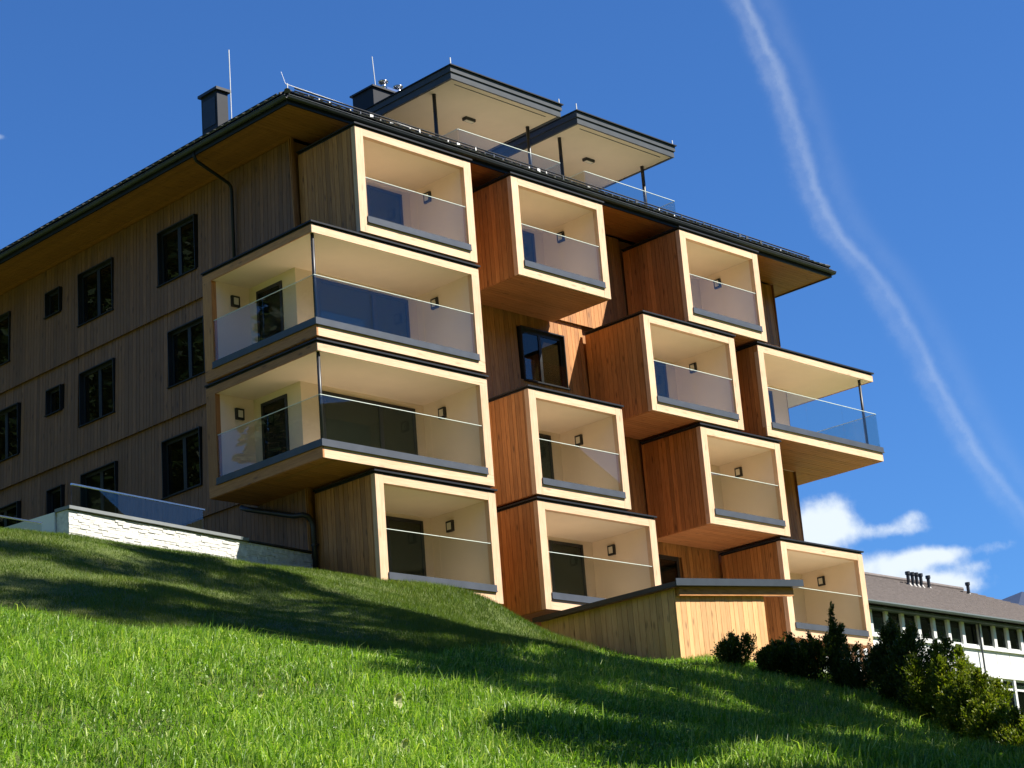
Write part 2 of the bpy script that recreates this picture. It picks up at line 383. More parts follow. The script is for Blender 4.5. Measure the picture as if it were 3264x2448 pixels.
CP += [(9, 1, -4.6), (14, -3, -5.8), (19, 0, -6), (23, 2, -6.2), (14, 6, -5), (5, 6, -3.2), (1, 9, -2.2), (-3, 6, -2), (-6, 8, -1.6), (0, 18, -1), (-12, 18, .5), (12, 30, 1), (30, 20, -4), (34, 0, -8), (60, 26, -3), (80, 30, -3), (60, 0, -9), (75, 10, -6), (40, -30, -13),
       (10, -40, -13.5), (-10, -60, -17), (-45, -20, -10), (-55, 0, -5), (-40, 20, 0), (-70, -60, -19), (30, -60, -16), (80, -40, -14), (90, 70, 4), (20, 80, 8), (-50, 70, 10), (4, -22, -11)]
CP = np.array(CP)
_dc = np.hypot(CP[:, 0] - CAM_C[0], CP[:, 1] - CAM_C[1]); CP[(_dc > 15) & (_dc < 30) & (CP[:, 1] < -5), 2] -= .17      # the eye sees the tips of the grass
CP[(_dc > 37) & (_dc < 46.5) & (CP[:, 0] > -2) & (CP[:, 1] < -4), 2] -= .15
def tps_fit(P, z):
    d = np.hypot(P[:, None, 0] - P[None, :, 0], P[:, None, 1] - P[None, :, 1])
    K = np.where(d > 0, d * d * np.log(d + 1e-12), 0) + np.eye(len(P)) * 0.02
    A = np.hstack([np.ones((len(P), 1)), P]); Z = np.zeros((3, 3))
    S = np.linalg.solve(np.block([[K, A], [A.T, Z]]), np.concatenate([z, np.zeros(3)]))
    return S
TS = tps_fit(CP[:, :2], CP[:, 2])
def terrain(x, y):
    x = np.atleast_1d(np.asarray(x, float)); y = np.atleast_1d(np.asarray(y, float))
    d2 = (x[:, None] - CP[None, :, 0]) ** 2 + (y[:, None] - CP[None, :, 1]) ** 2
    K = .5 * d2 * np.log(d2 + 1e-12)
    z = K @ TS[:-3] + TS[-3] + TS[-2] * x + TS[-1] * y
    z += .05 * np.sin(x * 1.3 + 1.7 * np.sin(y * .7)) * np.cos(y * 1.1 + .6) + .025 * np.sin(x * 3.1 + y * 2.3)
    return z
def build_ground():
    # one sheet: fine near the camera and building, stretching to the horizon
    def axis(lo, hi, step, far):
        a = list(np.arange(lo, hi + 1e-6, step)); s = step; p = hi
        while p < far: s *= 1.25; p += s; a.append(p)
        s = step; p = lo
        while p > -far: s *= 1.25; p -= s; a.insert(0, p)
        return np.array(a)
    X = axis(-36, 26, .5, 3000); Y = axis(-38, 14, .5, 3000)
    gx, gy = np.meshgrid(X, Y, indexing='ij'); z = terrain(np.clip(gx.ravel(), -75, 95), np.clip(gy.ravel(), -65, 85)).reshape(gx.shape)
    r = np.hypot(gx - 0, gy); k = np.clip((r - 90) / 300, 0, 1); z = z * (1 - k) + (-16) * k
    nx, ny = gx.shape
    V = np.stack([gx.ravel(), gy.ravel(), z.ravel()], 1)
    i = np.arange(nx - 1)[:, None] * ny + np.arange(ny - 1)[None, :]; i = i.ravel()
    F = np.concatenate([np.stack([i, i + ny, i + ny + 1], 1), np.stack([i, i + ny + 1, i + 1], 1)])
    o = arr_mesh('ground', V, F, np.full(len(V), .5), 'soil_turf', 'structure')
    o.data.polygons.foreach_set('use_smooth', [True] * len(o.data.polygons))
build_ground()

def valley_side():
    # wooded mountain side across the valley, behind and to the right of the viewer; the lower panes mirror it
    V = []; F = []; n = 90; m = 14
    for i in range(n + 1):
        a = math.radians(88 + 190 * i / n); top = 150 + 16 * math.sin(i * .31) + 9 * math.sin(i * .83 + 1) + 5 * math.sin(i * 2.1)
        for j in range(m + 1):
            u = j / m; rr = 300 + 260 * u + 6 * math.sin(i * 1.7 + j * 2.3); z = -26 + (top + 26) * u ** .85 + 3 * math.sin(i * 2.7 + j * 1.9)
            V.append((10 + rr * math.sin(a), rr * math.cos(a), z))
    for i in range(n):
        for j in range(m): k = i * (m + 1) + j; F += [(k, k + 1, k + m + 2), (k, k + m + 2, k + m + 1)]
    arr_mesh('hill', V, F, rng.uniform(.2, .8, len(V)), 'far_forest', 'structure')
valley_side()
def bounce_apron():  # unseen pale ground, added to bounce sunlight up onto the balcony undersides
    X_ = np.arange(7.2, 30.01, .6); Y_ = np.arange(-4.2, 2.41, .6); V = []; F = []
    for x in X_:
        for y in Y_: V.append((x, y, float(terrain(x, y)[0]) + .06))
    n = len(Y_)
    for i in range(len(X_) - 1):
        for j in range(n - 1): k = i * n + j; F += [(k, k + n, k + n + 1), (k, k + n + 1, k + 1)]
    arr_mesh('bounce_gravel', V, F, np.full(len(V), .5), 'gravel', 'structure')
bounce_apron()

# ------------------------------------------------------------------ apartment building
YW = 2.27; XL = 1.38; XR = 21.48; DEPTH = 24.0; TOP = 9.30; H = 2.826
bld = empty('apartment_building', (XL, YW, -5.0), 'timber clad apartment block with stacked box balconies and dark hipped roof', 'building')
core = MB(); core.box(XL + .16, XR - .16, YW + .16, DEPTH, -6.5, TOP - .01); core = core.build('front_wall', 'larch_join', bld)
LEDGE = [-6.2, .17, 3.16, 6.13, TOP]
random.seed(11)
# front wall boards in the bays between the boxes
def front_planks(k, x0, x1, holes=()):
    z0, z1 = LEDGE[k], LEDGE[k + 1] + (.06 if k < 3 else -.02); x = x0
    while x < x1 - .04:
        w = min(random.choice((.145, .165, .165, .185)), x1 - x)
        if x1 - (x + w) < .05: w = x1 - x
        segs = [(z0, z1)]
        for hx0, hx1, hz0, hz1 in holes:
            if x + w > hx0 and x < hx1:
                segs = [s for a, b in segs for s in ((a, min(b, hz0)), (max(a, hz1), b)) if s[1] - s[0] > .03]
        for a, b in segs:
            if x < hx_min(holes, x, w): pass
            lean = .085 * (1 - ((a + b) / 2 - z0) / (z1 - z0))
            box('plank', core, x + .005, x + w - .005, YW - .012 + .085 - lean + random.uniform(0, .004), YW + .016 + .085 - lean, a + .001, b, 'larch_z', (-math.atan(.085 / (z1 - z0)), 0, 0))
        x += w
def hx_min(h, x, w): return 1e9
WIN_F = (9.40, 11.15, 4.07, 5.66); DOOR_F = (14.40, 15.35, -3.0, -.36)
front_planks(0, XL, 1.58); front_planks(0, 5.60, 7.08); front_planks(0, 11.68, 17.17, [DOOR_F]); front_planks(0, 21.21, XR)
front_planks(1, 5.60, 7.08); front_planks(1, 10.74, 14.04); front_planks(1, 17.71, XR)
front_planks(2, 5.60, 12.02, [WIN_F]); front_planks(2, 16.08, 17.17)
front_planks(3, XL, 1.57); front_planks(3, 5.60, 7.08); front_planks(3, 10.74, 14.04); front_planks(3, 17.71, XR)
# left facade: boards of four storeys, each storey oversailing the one below
LWIN = []
for k, big in ((3, ((10.32, 12.03), (6.45, 8.14), (15.70, 17.4))), (2, ((10.35, 12.03), (6.17, 7.79), (15.25, 16.9))), (1, ((10.35, 12.03), (6.51, 8.19), (15.3, 17.0)))):
    zb = {3: 7.02, 2: 4.03, 1: 1.05}[k]
    for a, b in big: LWIN.append((k, a, b, zb, zb + 1.57, True))
    LWIN.append((k, 13.0, 13.75, zb + .76, zb + 1.52, False))
lw = MB()
for k in range(4):
    z0, z1 = LEDGE[k], LEDGE[k + 1] + (.06 if k < 3 else -.02); y = YW
    if k == 0: z0 = -3.9
    while y < DEPTH:
        w = random.choice((.14, .16, .16, .18)); segs = [(z0, z1)]
        for kk, a, b, c, d, big in LWIN:
            if kk == k and y + w > a and y < b: segs = [s for p, q in segs for s in ((p, min(q, c)), (max(p, d), q)) if s[1] - s[0] > .03]
        tn = random.random()
        for a, b in segs:
            sh = Matrix.Identity(4)
            t0 = .085 * (a - LEDGE[k]) / (z1 - LEDGE[k]); t1 = .085 * (b - LEDGE[k]) / (z1 - LEDGE[k]); e = random.uniform(0, .004)
            n0 = len(lw.v); lw.box(0, .028, y + .005, y + w - .005, a + .001, b, tn)
            for q in range(n0, len(lw.v)):
                vx, vy, vz = lw.v[q]; lw.v[q] = (XL - .012 + vx + e + (t0 if vz < (a + b) / 2 else t1), vy, vz)
        y += w
left_clad = lw.build('left_cladding', 'larch_shaded', bld, kind='stuff')
tag(left_clad, 'grey brown vertical boards of the shaded side facade')
rw = MB().box(XR - .03, XR, YW, DEPTH, -6.3, TOP - .01); rw.build('right_wall', 'larch_shaded', bld)
box('corner_board', core, XL - .025, XL + .06, YW - .035, YW - .016, -3.9, TOP - .02, 'larch_z')

# windows of the left facade
for k, a, b, c, d, big in LWIN:
    w = MB(); dx = .10
    w.box(XL + .02 + dx, XL + .02 + dx + .06, a, b, c, c + .09); w.box(XL + .02 + dx, XL + .08 + dx, a, b, d - .10, d)
    w.box(XL + .02 + dx, XL + .08 + dx, a, a + .09, c + .09, d - .10); w.box(XL + .02 + dx, XL + .08 + dx, b - .09, b, c + .09, d - .10)
    if big: ym = a + .50 * (b - a); w.box(XL + .02 + dx, XL + .08 + dx, ym - .07, ym + .07, c + .09, d - .10)
    wo = w.build('window', 'dark_frame', bld)
    rv = MB()   # reveal lining
    rv.box(XL - .018, XL + .02 + dx, a - .001, a + .025, c, d); rv.box(XL - .018, XL + .02 + dx, b - .025, b + .001, c, d); rv.box(XL - .018, XL + .02 + dx, a + .025, b - .025, d - .03, d)
    rv.build('reveal', 'dark_frame', wo)
    if big:
        box('pane', wo, XL + .145, XL + .155, a + .09, ym - .07, c + .09, d - .10, 'window_glass'); box('pane', wo, XL + .145, XL + .155, ym + .07, b - .09, c + .09, d - .10, 'window_glass')
        box('dark_room_sheet', wo, XL + .162, XL + .170, a + .06, b - .06, c + .05, d - .05, 'inside_dark')
    else:
        box('pane', wo, XL + .145, XL + .155, a + .09, b - .09, c + .09, d - .10, 'window_glass')
        box('dark_room_sheet', wo, XL + .162, XL + .170, a + .06, b - .06, c + .05, d - .05, 'inside_dark')
    box('window_sill', wo, XL - .05, XL + .12, a - .04, b + .04, c - .03, c - .002, 'anthracite')
# front window with low glass guard
def front_window():
    a, b, c, d = WIN_F; y = YW + .10; w = MB()
    w.box(a, b, y, y + .06, c, c + .08); w.box(a, b, y, y + .06, d - .14, d); w.box(a, a + .07, y, y + .06, c + .08, d - .14); w.box(b - .08, b, y, y + .06, c + .08, d - .14)
    xm = a + .62 * (b - a) - .25; w.box(xm - .05, xm + .05, y, y + .06, c + .08, d - .14)
    wo = w.build('window', 'dark_frame', bld); tag(wo, 'dark framed two pane window with glass guard between the boxes')
    r = MB(); r.box(a, a + .025, YW - .02, y, c, d); r.box(b - .025, b, YW - .02, y, c, d); r.box(a + .025, b - .025, YW - .02, y, d - .03, d); r.build('reveal', 'dark_frame', wo)
    box('pane', wo, a + .07, xm - .05, y + .02, y + .03, c + .08, d - .14, 'window_glass'); box('pane', wo, xm + .05, b - .08, y + .02, y + .03, c + .08, d - .14, 'window_glass')
    box('dark_room_sheet', wo, a + .05, b - .05, y + .065, y + .075, c + .04, d - .04, 'inside_dark')
    box('glass_guard', wo, a + .02, b - .02, YW - .045, YW - .033, c + .02, c + .62, 'rail_glass'); box('window_sill', wo, a - .03, b + .03, YW - .07, YW + .08, c - .035, c - .004, 'anthracite')
    a, b, c, d = DOOR_F; w = MB(); w.box(a, b, YW + .08, YW + .14, d - .12, d); w.box(a, a + .1, YW + .08, YW + .14, c, d - .12); w.box(b - .1, b, YW + .08, YW + .14, c, d - .12)
    do = w.build('door', 'dark_frame', bld); box('pane', do, a + .1, b - .1, YW + .10, YW + .11, c, d - .12, 'door_glass'); box('dark_room_sheet', do, a + .05, b - .05, YW + .145, YW + .152, c, d - .05, 'inside_dark')
front_window()

# ---- box balconies
def strips(mb, ax, x0, x1, y0, y1, z0, z1, w=.135):
    """board strips running along ax, with open joints"""
    p, e = (y0, y1) if ax == 'x' else (x0, x1)
    while p < e - .02:
        q = min(p + w, e); t = random.random(); dz = random.uniform(0, .003)
        if ax == 'x': mb.box(x0, x1, p + .004, q - .004, z0 + dz, z1, t)
        else: mb.box(p + .004, q - .004, y0, y1, z0 + dz, z1, t)
        p = q
def door(parent, x0, x1, z0, z1, y, mull=None):
    """glazed door or window leaf in the plaster back wall: frame bars, panes, curtain"""
    f = .085
    for a in (x0, x1 - f): box('door_frame', parent, a, a + f, y - .03, y + .03, z0, z1, 'dark_frame')
    box('door_frame', parent, x0 + f, x1 - f, y - .03, y + .03, z1 - f, z1, 'dark_frame')
    xs = [x0 + f] + ([mull - .06, mull + .06] if mull else []) + [x1 - f]
    if mull: box('door_frame', parent, mull - .06, mull + .06, y - .034, y + .03, z0, z1 - f, 'dark_frame')
    for i in range(0, len(xs), 2):
        box('door_pane', parent, xs[i], xs[i + 1], y - .012, y - .004, z0 + .02, z1 - f, 'window_glass')
    box('door_curtain', parent, x0 + .03, x1 - .03, y + .006, y + .012, z0, z1 - .03, 'curtain')
def wall_lamp(parent, axis, p, a0, z0):
    """bulkhead lamp: dark bezel with pale diffuser; on a side wall (axis x) or an end wall (axis y)"""
    if axis == 'x':
        box('wall_lamp', parent, p - .07, p - .002, a0, a0 + .24, z0, z0 + .28, 'dark_frame'); box('lamp_diffuser', parent, p - .082, p - .069, a0 + .05, a0 + .19, z0 + .05, z0 + .23, 'lamp_glass')
    else:
        box('wall_lamp', parent, a0, a0 + .25, p - .07, p - .002, z0, z0 + .29, 'dark_frame'); box('lamp_diffuser', parent, a0 + .055, a0 + .195, p - .082, p - .069, z0 + .055, z0 + .235, 'lamp_glass')
def coping(parent, x0, x1, y0, y1, z1):
    m = MB(); m.box(x0 + .015, x1 - .015, y0 + .02, y1, z1, z1 + .045); m.box(x0 - .05, x1 + .04, y0 - .05, y1, z1 + .045, z1 + .085)
    m.build('coping', 'anthracite', parent)
def glass_run(parent, axis, p, a, b, z0, z1, n, t=.014):
    for i in range(n):
        u0 = a + (b - a) * i / n + (.008 if i else 0); u1 = a + (b - a) * (i + 1) / n - (.008 if i < n - 1 else 0)
        if axis == 'x': box('glass_panel', parent, u0, u1, p, p + t, z0, z1, 'rail_glass'); box('glass_edge_glint', parent, u0, u1, p - .002, p + t + .002, z1, z1 + .014, 'glass_edge_glint')
        else: box('glass_panel', parent, p, p + t, u0, u1, z0, z1, 'rail_glass'); box('glass_edge_glint', parent, p - .002, p + t + .002, u0, u1, z1, z1 + .014, 'glass_edge_glint')
FW = .262; FT = .215; FB = .28
def balcony(x0, x1, z0, dr=None, label=None, lamp=True):
    z1 = z0 + H; s = MB(); yb = 2.13
    s.box(x0 + .03, x1 - .03, .15, 2.24, z1 - FT, z1 - .005)              # ceiling slab
    s.box(x0 + .03, x1 - .03, .05, 2.24, z0 + .005, z0 + FB)             # floor slab
    s.box(x0 + .03, x0 + FW, .15, 2.24, z0 + FB, z1 - FT); s.box(x1 - FW, x1 - .03, .15, 2.24, z0 + FB, z1 - FT)
    s.box(x0 + FW, x1 - FW, yb, 2.24, z0 + FB, z1 - FT)
    b = s.build('balcony', 'plaster', bld); tag(b, label)
    box('frame_board', b, x0, x0 + FW - .003, 0, .15, z0, z1, 'spruce_z'); box('frame_board', b, x1 - FW + .003, x1, 0, .15, z0, z1, 'spruce_z')
    box('frame_board', b, x0 + FW, x1 - FW, .002, .15, z1 - FT + .003, z1 - .002, 'spruce_x'); box('frame_board', b, x0 + FW, x1 - FW, .002, .05, z0 + .002, z0 + FB - .003, 'spruce_x')
    y = .028                                                               # side boards
    while y < 2.23:
        w = min(random.choice((.13, .15, .17, .17, .19)), 2.25 - y)
        if 2.25 - (y + w) < .06: w = 2.25 - y
        box('plank', b, x0 + .002 + random.uniform(0, .005), x0 + .026, y + .005, y + w - .005, z0 + .002, z1 - .004, 'larch_z'); y += w
    box('side_panel', b, x1 - .026, x1 - .003, .152, 2.24, z0 + .004, z1 - .006, 'larch_z')
    u = MB(); strips(u, 'x', x0 + .03, x1 - .03, .06, 2.26, z0 - .016, z0 + .003); u.build('soffit_boards', 'soffit_x', b)
    coping(b, x0, x1, 0, 2.24, z1)
    sl = MB(); sl.box(x0 + FW - .02, x1 - FW + .045, -.035, .11, z0 + FB + .012, z0 + FB + .165); sl.box(x0 + FW - .02, x1 - FW + .045, -.05, .09, z0 + FB - .012, z0 + FB + .010); sl.build('rail_channel', 'sill_metal', b)
    glass_run(b, 'x', .03, x0 + FW + .004, x1 - FW - .004, z0 + FB + .12, z0 + 1.50, 2)
    if dr: door(b, dr[0], dr[1], z0 + FB, z0 + 2.50, yb)
    if lamp: wall_lamp(b, 'x', x1 - FW, 1.28, z0 + 2.10)
    return b
X = dict(a=0, b=1.58, c=5.585, d=7.094, e=10.729, f=11.662, g=12.029, h=14.052, i=16.071, j=17.18, k=17.699, l=21.2, m=23.044)
def corner_balcony(z0, label, blue_blind=False):
    x0, x1, y1 = X['a'], X['c'], 4.36; z1 = z0 + H; xi, yi = 1.21, 2.13; s = MB()
    s.box(.03, x1 - .03, .03, y1 - .03, z1 - .19, z1 - .005); s.box(.05, x1 - .03, .05, y1 - .03, z0 + .005, z0 + FB)
    s.box(xi, x1 - FW, yi, 2.24, z0 + FB, z1 - .19); s.box(xi, xi + .10, 2.24, 4.0, z0 + FB, z1 - .19); s.box(.15, xi + .1, 4.0, y1 - .03, z0 + FB, z1 - .19)
    s.box(x1 - FW, x1 - .03, .15, 2.24, z0 + FB, z1 - .19)
    b = s.build('corner_balcony', 'plaster', bld); tag(b, label)
    FTc = .205
    box('frame_board', b, 0, x1, 0, .028, z1 - FTc, z1, 'spruce_x'); box('frame_board', b, .05, x1, .002, .05, z0, z0 + FB - .003, 'spruce_x'); box('frame_board', b, x1 - FW + .003, x1, .0285, .15, z0 + FB, z1 - FTc, 'spruce_z')
    box('frame_board', b, x1 - FW + .003, x1, .0, .0282, z0 + FB - .001, z1 - FTc, 'spruce_z')
    box('frame_board', b, 0, .027, .0285, y1, z1 - FTc, z1, 'larch_y'); box('frame_board', b, 0, .048, .002, y1, z0, z0 + FB - .003, 'larch_y'); box('frame_board', b, 0, .15, 4.0, y1, z0 + FB, z1 - FTc, 'larch_z')
    u = MB(); strips(u, 'x', .03, x1 - .03, .03, y1 - .02, z0 - .016, z0 + .003); u.build('soffit_boards', 'soffit_x', b)
    box('mitre_board', b, .3, .45, .04, 2.2, z0 - .022, z0 - .017, 'larch_y')
    coping(b, 0, x1, 0, y1, z1)
    sl = MB(); sl.box(-.035, x1 - FW + .045, -.035, .11, z0 + FB + .012, z0 + FB + .165); sl.box(-.05, x1 - FW + .045, -.05, .09, z0 + FB - .012, z0 + FB + .010)
    sl.box(-.035, .11, .111, 4.02, z0 + FB + .012, z0 + FB + .165); sl.box(-.05, .09, .091, 4.03, z0 + FB - .012, z0 + FB + .010); sl.build('rail_channel', 'sill_metal', b)
    glass_run(b, 'x', .03, .03, x1 - FW - .004, z0 + FB + .12, z0 + 1.54, 3); glass_run(b, 'y', .03, .05, 3.99, z0 + FB + .12, z0 + 1.54, 2)
    p = MB(); p.tube([(.12, .13, z0 + FB), (.12, .13, z1 - .19)], .045, 12); p.build('steel_post', 'dark_frame', b, smooth=True)
    door(b, 1.86, 5.0, z0 + FB, z0 + 2.49, yi, mull=3.80)
    # leaf to the side, facing left
    for a in (2.66, 3.60): box('door_frame', b, xi - .03, xi + .02, a, a + .085, z0 + FB, z0 + 2.45, 'dark_frame')
    box('door_frame', b, xi - .03, xi + .02, 2.745, 3.60, z0 + 2.365, z0 + 2.45, 'dark_frame'); box('door_pane', b, xi - .012, xi - .004, 2.745, 3.6, z0 + FB, z0 + 2.365, 'window_glass'); box('door_curtain', b, xi - .003, xi - .001, 2.70, 3.64, z0 + FB, z0 + 2.42, 'curtain')
    wall_lamp(b, 'x', x1 - FW, 1.28, z0 + 2.10); wall_lamp(b, 'y', 4.0, .60, z0 + 2.04)
def right_corner_balcony(z0, label):
    x0, x1, y1 = X['j'], X['m'], 4.36; z1 = z0 + H; xi, yi = 21.26, 2.13; s = MB()
    s.box(x0 + .03, x1 - .03, .03, y1 - .03, z1 - .19, z1 - .005); s.box(x0 + .03, x1 - .05, .05, y1 - .03, z0 + .005, z0 + FB)
    s.box(x0 + FW, xi, yi, 2.24, z0 + FB, z1 - .19); s.box(xi - .1, xi, 2.24, y1 - .03, z0 + FB, z1 - .19); s.box(x0 + .03, x0 + FW, .15, 2.24, z0 + FB, z1 - .19)
    b = s.build('corner_balcony', 'plaster', bld); tag(b, label)
    box('frame_board', b, x0, x1, 0, .028, z1 - .205, z1, 'spruce_x'); box('frame_board', b, x0, x1 - .05, .002, .05, z0, z0 + FB - .003, 'spruce_x')
    box('frame_board', b, x0, x0 + FW - .003, 0, .15, z0 + FB, z1 - .206, 'spruce_z')
    box('frame_board', b, x1 - .027, x1, .0285, y1, z1 - .205, z1, 'larch_y'); box('frame_board', b, x1 - .048, x1, .002, y1, z0, z0 + FB - .003, 'spruce_y')
    y = .028
    while y < 2.23:
        w = min(random.choice((.13, .15, .17, .19)), 2.25 - y)
        if 2.25 - (y + w) < .06: w = 2.25 - y
        box('plank', b, x0 + .002 + random.uniform(0, .005), x0 + .026, y + .005, y + w - .005, z0 + .002, z1 - .004, 'larch_z'); y += w
    u = MB(); strips(u, 'x', x0 + .03, x1 - .03, .03, 2.25, z0 - .016, z0 + .003); strips(u, 'y', XR + .03, x1 - .03, 2.26, y1 - .02, z0 - .016, z0 + .003); u.build('soffit_boards', 'soffit_x', b)
    coping(b, x0, x1, 0, y1, z1)
    sl = MB(); sl.box(x0 + FW - .02, x1 + .035, -.035, .11, z0 + FB + .012, z0 + FB + .165); sl.box(x0 + FW - .02, x1 + .05, -.05, .09, z0 + FB - .012, z0 + FB + .010)
    sl.box(x1 - .11, x1 + .035, .111, y1, z0 + FB + .012, z0 + FB + .165); sl.build('rail_channel', 'sill_metal', b)
    glass_run(b, 'x', .03, x0 + FW + .004, x1 - .03, z0 + FB + .12, z0 + 1.54, 3); glass_run(b, 'y', x1 - .05, .05, y1 - .02, z0 + FB + .12, z0 + 1.54, 2)
    p = MB(); p.tube([(22.52, .17, z0 + FB), (22.52, .17, z1 - .19)], .045, 12); p.build('steel_post', 'dark_frame', b, smooth=True)
    door(b, 18.9, 20.5, z0 + FB, z0 + 2.46, yi)
balcony(X['b'], X['c'], 6, (3.80, 5.02), 'box balcony right under the eaves, leftmost of the top row')
balcony(X['d'], X['e'], 6, (8.86, 10.09), 'middle box balcony of the top row')
balcony(X['h'], X['k'], 6, None, 'box balcony right under the eaves, rightmost of the top row')
corner_balcony(3, 'upper of the two wraparound corner balconies')
balcony(X['g'], X['i'], 3, (14.1, 15.37), 'box balcony to the right of the dark framed window')
right_corner_balcony(3, 'open corner balcony jutting out against the sky')
corner_balcony(0, 'lower of the two wraparound corner balconies')
balcony(X['d'], X['e'], 0, (8.84, 10.07), 'box balcony below the dark framed window')
balcony(X['h'], X['k'], 0, None, 'box balcony below and behind the open corner balcony')
balcony(X['b'], X['c'], -3, (3.78, 5.02), 'ground floor box balcony next to the stone plinth')
balcony(X['d'], X['f'], -3, (9.66, 10.99), 'wide ground floor box balcony above the shed roof')
balcony(X['j'], X['l'], -3, (18.2, 19.62), 'ground floor box balcony at the right, above the hedge')

# ---- eaves, gutter, roof
EX0, EX1, EY0 = -.05, 22.6, .62
def roof():
    so = MB(); strips(so, 'x', EX0 + .12, EX1 - .12, EY0 + .12, YW + .02, TOP, TOP + .02); strips(so, 'y', EX0 + .12, XL + .15, YW + .025, DEPTH, TOP, TOP + .02); strips(so, 'y', XR - .15, EX1 - .12, YW + .025, DEPTH, TOP, TOP + .02)
    so.build('eave_soffit', 'soffit_x', bld)
    fa = MB(); fa.box(EX0 + .07, EX1 - .07, EY0 + .07, EY0 + .12, TOP - .03, TOP + .22); fa.box(EX0 + .07, EX0 + .12, EY0 + .12, DEPTH, TOP - .03, TOP + .22); fa.box(EX1 - .12, EX1 - .07, EY0 + .12, DEPTH, TOP - .03, TOP + .22)
    fa.build('fascia', 'anthracite', bld)
    # half round gutter along three sides
    def gutter(p0, p1, out, name='gutter'):
        g = MB(); n = 9; pts = []
        for i in range(n + 1):
            a = math.pi * i / n
            pts.append((-math.cos(a) * .075, -math.sin(a) * .075))
        for end in (p0, p1):
            for u, w in pts: g.v.append((end[0] + out[0] * (u + .0), end[1] + out[1] * (u + .0), end[2] + w)); g.t.append(.5)
        for i in range(n): g.f.append((i, i + 1, n + 1 + i + 1, n + 1 + i))
        g.tube([(p0[0] + out[0] * .078, p0[1] + out[1] * .078, p0[2] + .004), (p1[0] + out[0] * .078, p1[1] + out[1] * .078, p1[2] + .004)], .012, 6)
        g.build(name, 'fascia_metal', bld, smooth=False)
    zg = TOP + .14
    gutter((EX0 - .01, EY0, zg), (EX1 + .01, EY0, zg), (0, -1)); gutter((EX0, EY0 - .01, zg), (EX0, DEPTH, zg), (-1, 0)); gutter((EX1, EY0 - .01, zg), (EX1, DEPTH, zg), (1, 0))
    # hipped roof slab, pitch just below the line of sight
    p = math.tan(math.radians(27)); ze = TOP + .24; half = (EX1 - EX0) / 2; hz = half * p; xm = (EX0 + EX1) / 2
    r = MB(); e = .03; A = (EX0 + e, EY0 + e, ze); B = (EX1 - e, EY0 + e, ze); C = (EX1 - e, DEPTH + 1, ze); D = (EX0 + e, DEPTH + 1, ze); R1 = (xm, EY0 + half, ze + hz); R2 = (xm, DEPTH + 1, ze + hz)
    zf = lambda y: ze + (y - EY0 - e) * p
    hx0 = lambda y: EX0 + y - EY0; hx1 = lambda y: EX1 - (y - EY0)
    T0, T1, U0, U1 = 6.2, 15.72, 1.14, 5.62                                  # terrace opening in the front slope
    V3 = lambda x, y: (x, y, zf(y))
    r.poly([A, B, V3(hx1(U0), U0), V3(T1, U0), V3(T0, U0), V3(hx0(U0), U0)])
    r.poly([V3(hx0(U0), U0), V3(T0, U0), V3(T0, U1), V3(hx0(U1), U1)]); r.poly([V3(T1, U0), V3(hx1(U0), U0), V3(hx1(U1), U1), V3(T1, U1)])
    r.poly([V3(hx0(U1), U1), V3(T0, U1), V3(T1, U1), V3(hx1(U1), U1), R1])
    for xx in (T0, T1): r.poly([(xx, U0, ze + .01), V3(xx, U0), V3(xx, U1), (xx, U1, ze + .01)])
    r.poly([(T0, U0, ze + .01), (T1, U0, ze + .01), V3(T1, U0), V3(T0, U0)])
    r.poly([A, R1, R2, D]); r.poly([B, C, R2, R1]); r.poly([D, C, B, A]); r.poly([C, D, R2])
    MB().box(T0 + .02, T1 - .02, U0 + .02, U1 - .02, ze + .012, ze + .04).build('terrace_deck', 'deck_tile', bld)
    rf = r.build('roof', 'tile_dark', bld)
    random.seed(5)
    # eave course of tiles, each with its raised interlock; two courses along front and left edge
    tl = MB(); tl.box(-.148, .148, -.02, .40, 0, .028); tl.box(.105, .148, -.025, .40, .028, .052); tl.box(-.148, -.12, -.02, .40, .028, .04)
    def tile_mesh():
        me = bpy.data.meshes.new('roof_tile'); me.from_pydata(tl.v, [], tl.f); me.materials.append(MATS['tile_dark']); return me
    tm = tile_mesh(); pitch = math.radians(27)
    n = int((EX1 - EX0 - .4) / .3)
    for i in range(n):
        link('roof_tile', tm, None, rf, (EX0 + .35 + i * .3, EY0 - .02, ze + .004 + random.uniform(0, .012)), (pitch - .05, random.uniform(-.02, .02), 0))
    for i in range(46):
        link('roof_tile', tm, None, rf, (EX0 - .02, EY0 + .35 + i * .3, ze + .004 + random.uniform(0, .012)), (pitch - .05, random.uniform(-.02, .02), -math.pi / 2))
    # snow guard: standing grate of bars on brackets above the eave
    sg = MB()
    def guard(a, b, up):
        for h in (.10, .20, .30): sg.tube([(a[0], a[1], a[2] + h), (b[0], b[1], b[2] + h)], .017, 6)
    yg = EY0 + .34; zg2 = ze + .34 * p - .03
    for h in (.09, .165, .24): sg.tube([(EX0 + .55, yg, zg2 + h), (EX1 - .8, yg, zg2 + h)], .021, 6)
    for h in (.07, .14, .20): sg.tube([(EX0 + .34, EY0 + .8, zg2 + h), (EX0 + .34, DEPTH, zg2 + h)], .02, 6)
    so_ = sg.build('snow_guard', 'anthracite', bld)
    for i in range(62):
        x = EX0 + .6 + i * .345
        if x < EX1 - .8: box('guard_bracket', so_, x, x + .04 + .07 * (random.random() < .2), yg - .045, yg - .022, zg2 + .02 + random.uniform(0, .05), zg2 + .10 + random.uniform(0, .12), random.choice(('galvanised_glint', 'fascia_metal', 'sill_metal', 'galvanised_glint' if x < 9 else 'fascia_metal')))  # the near-white brackets carry the painted glints
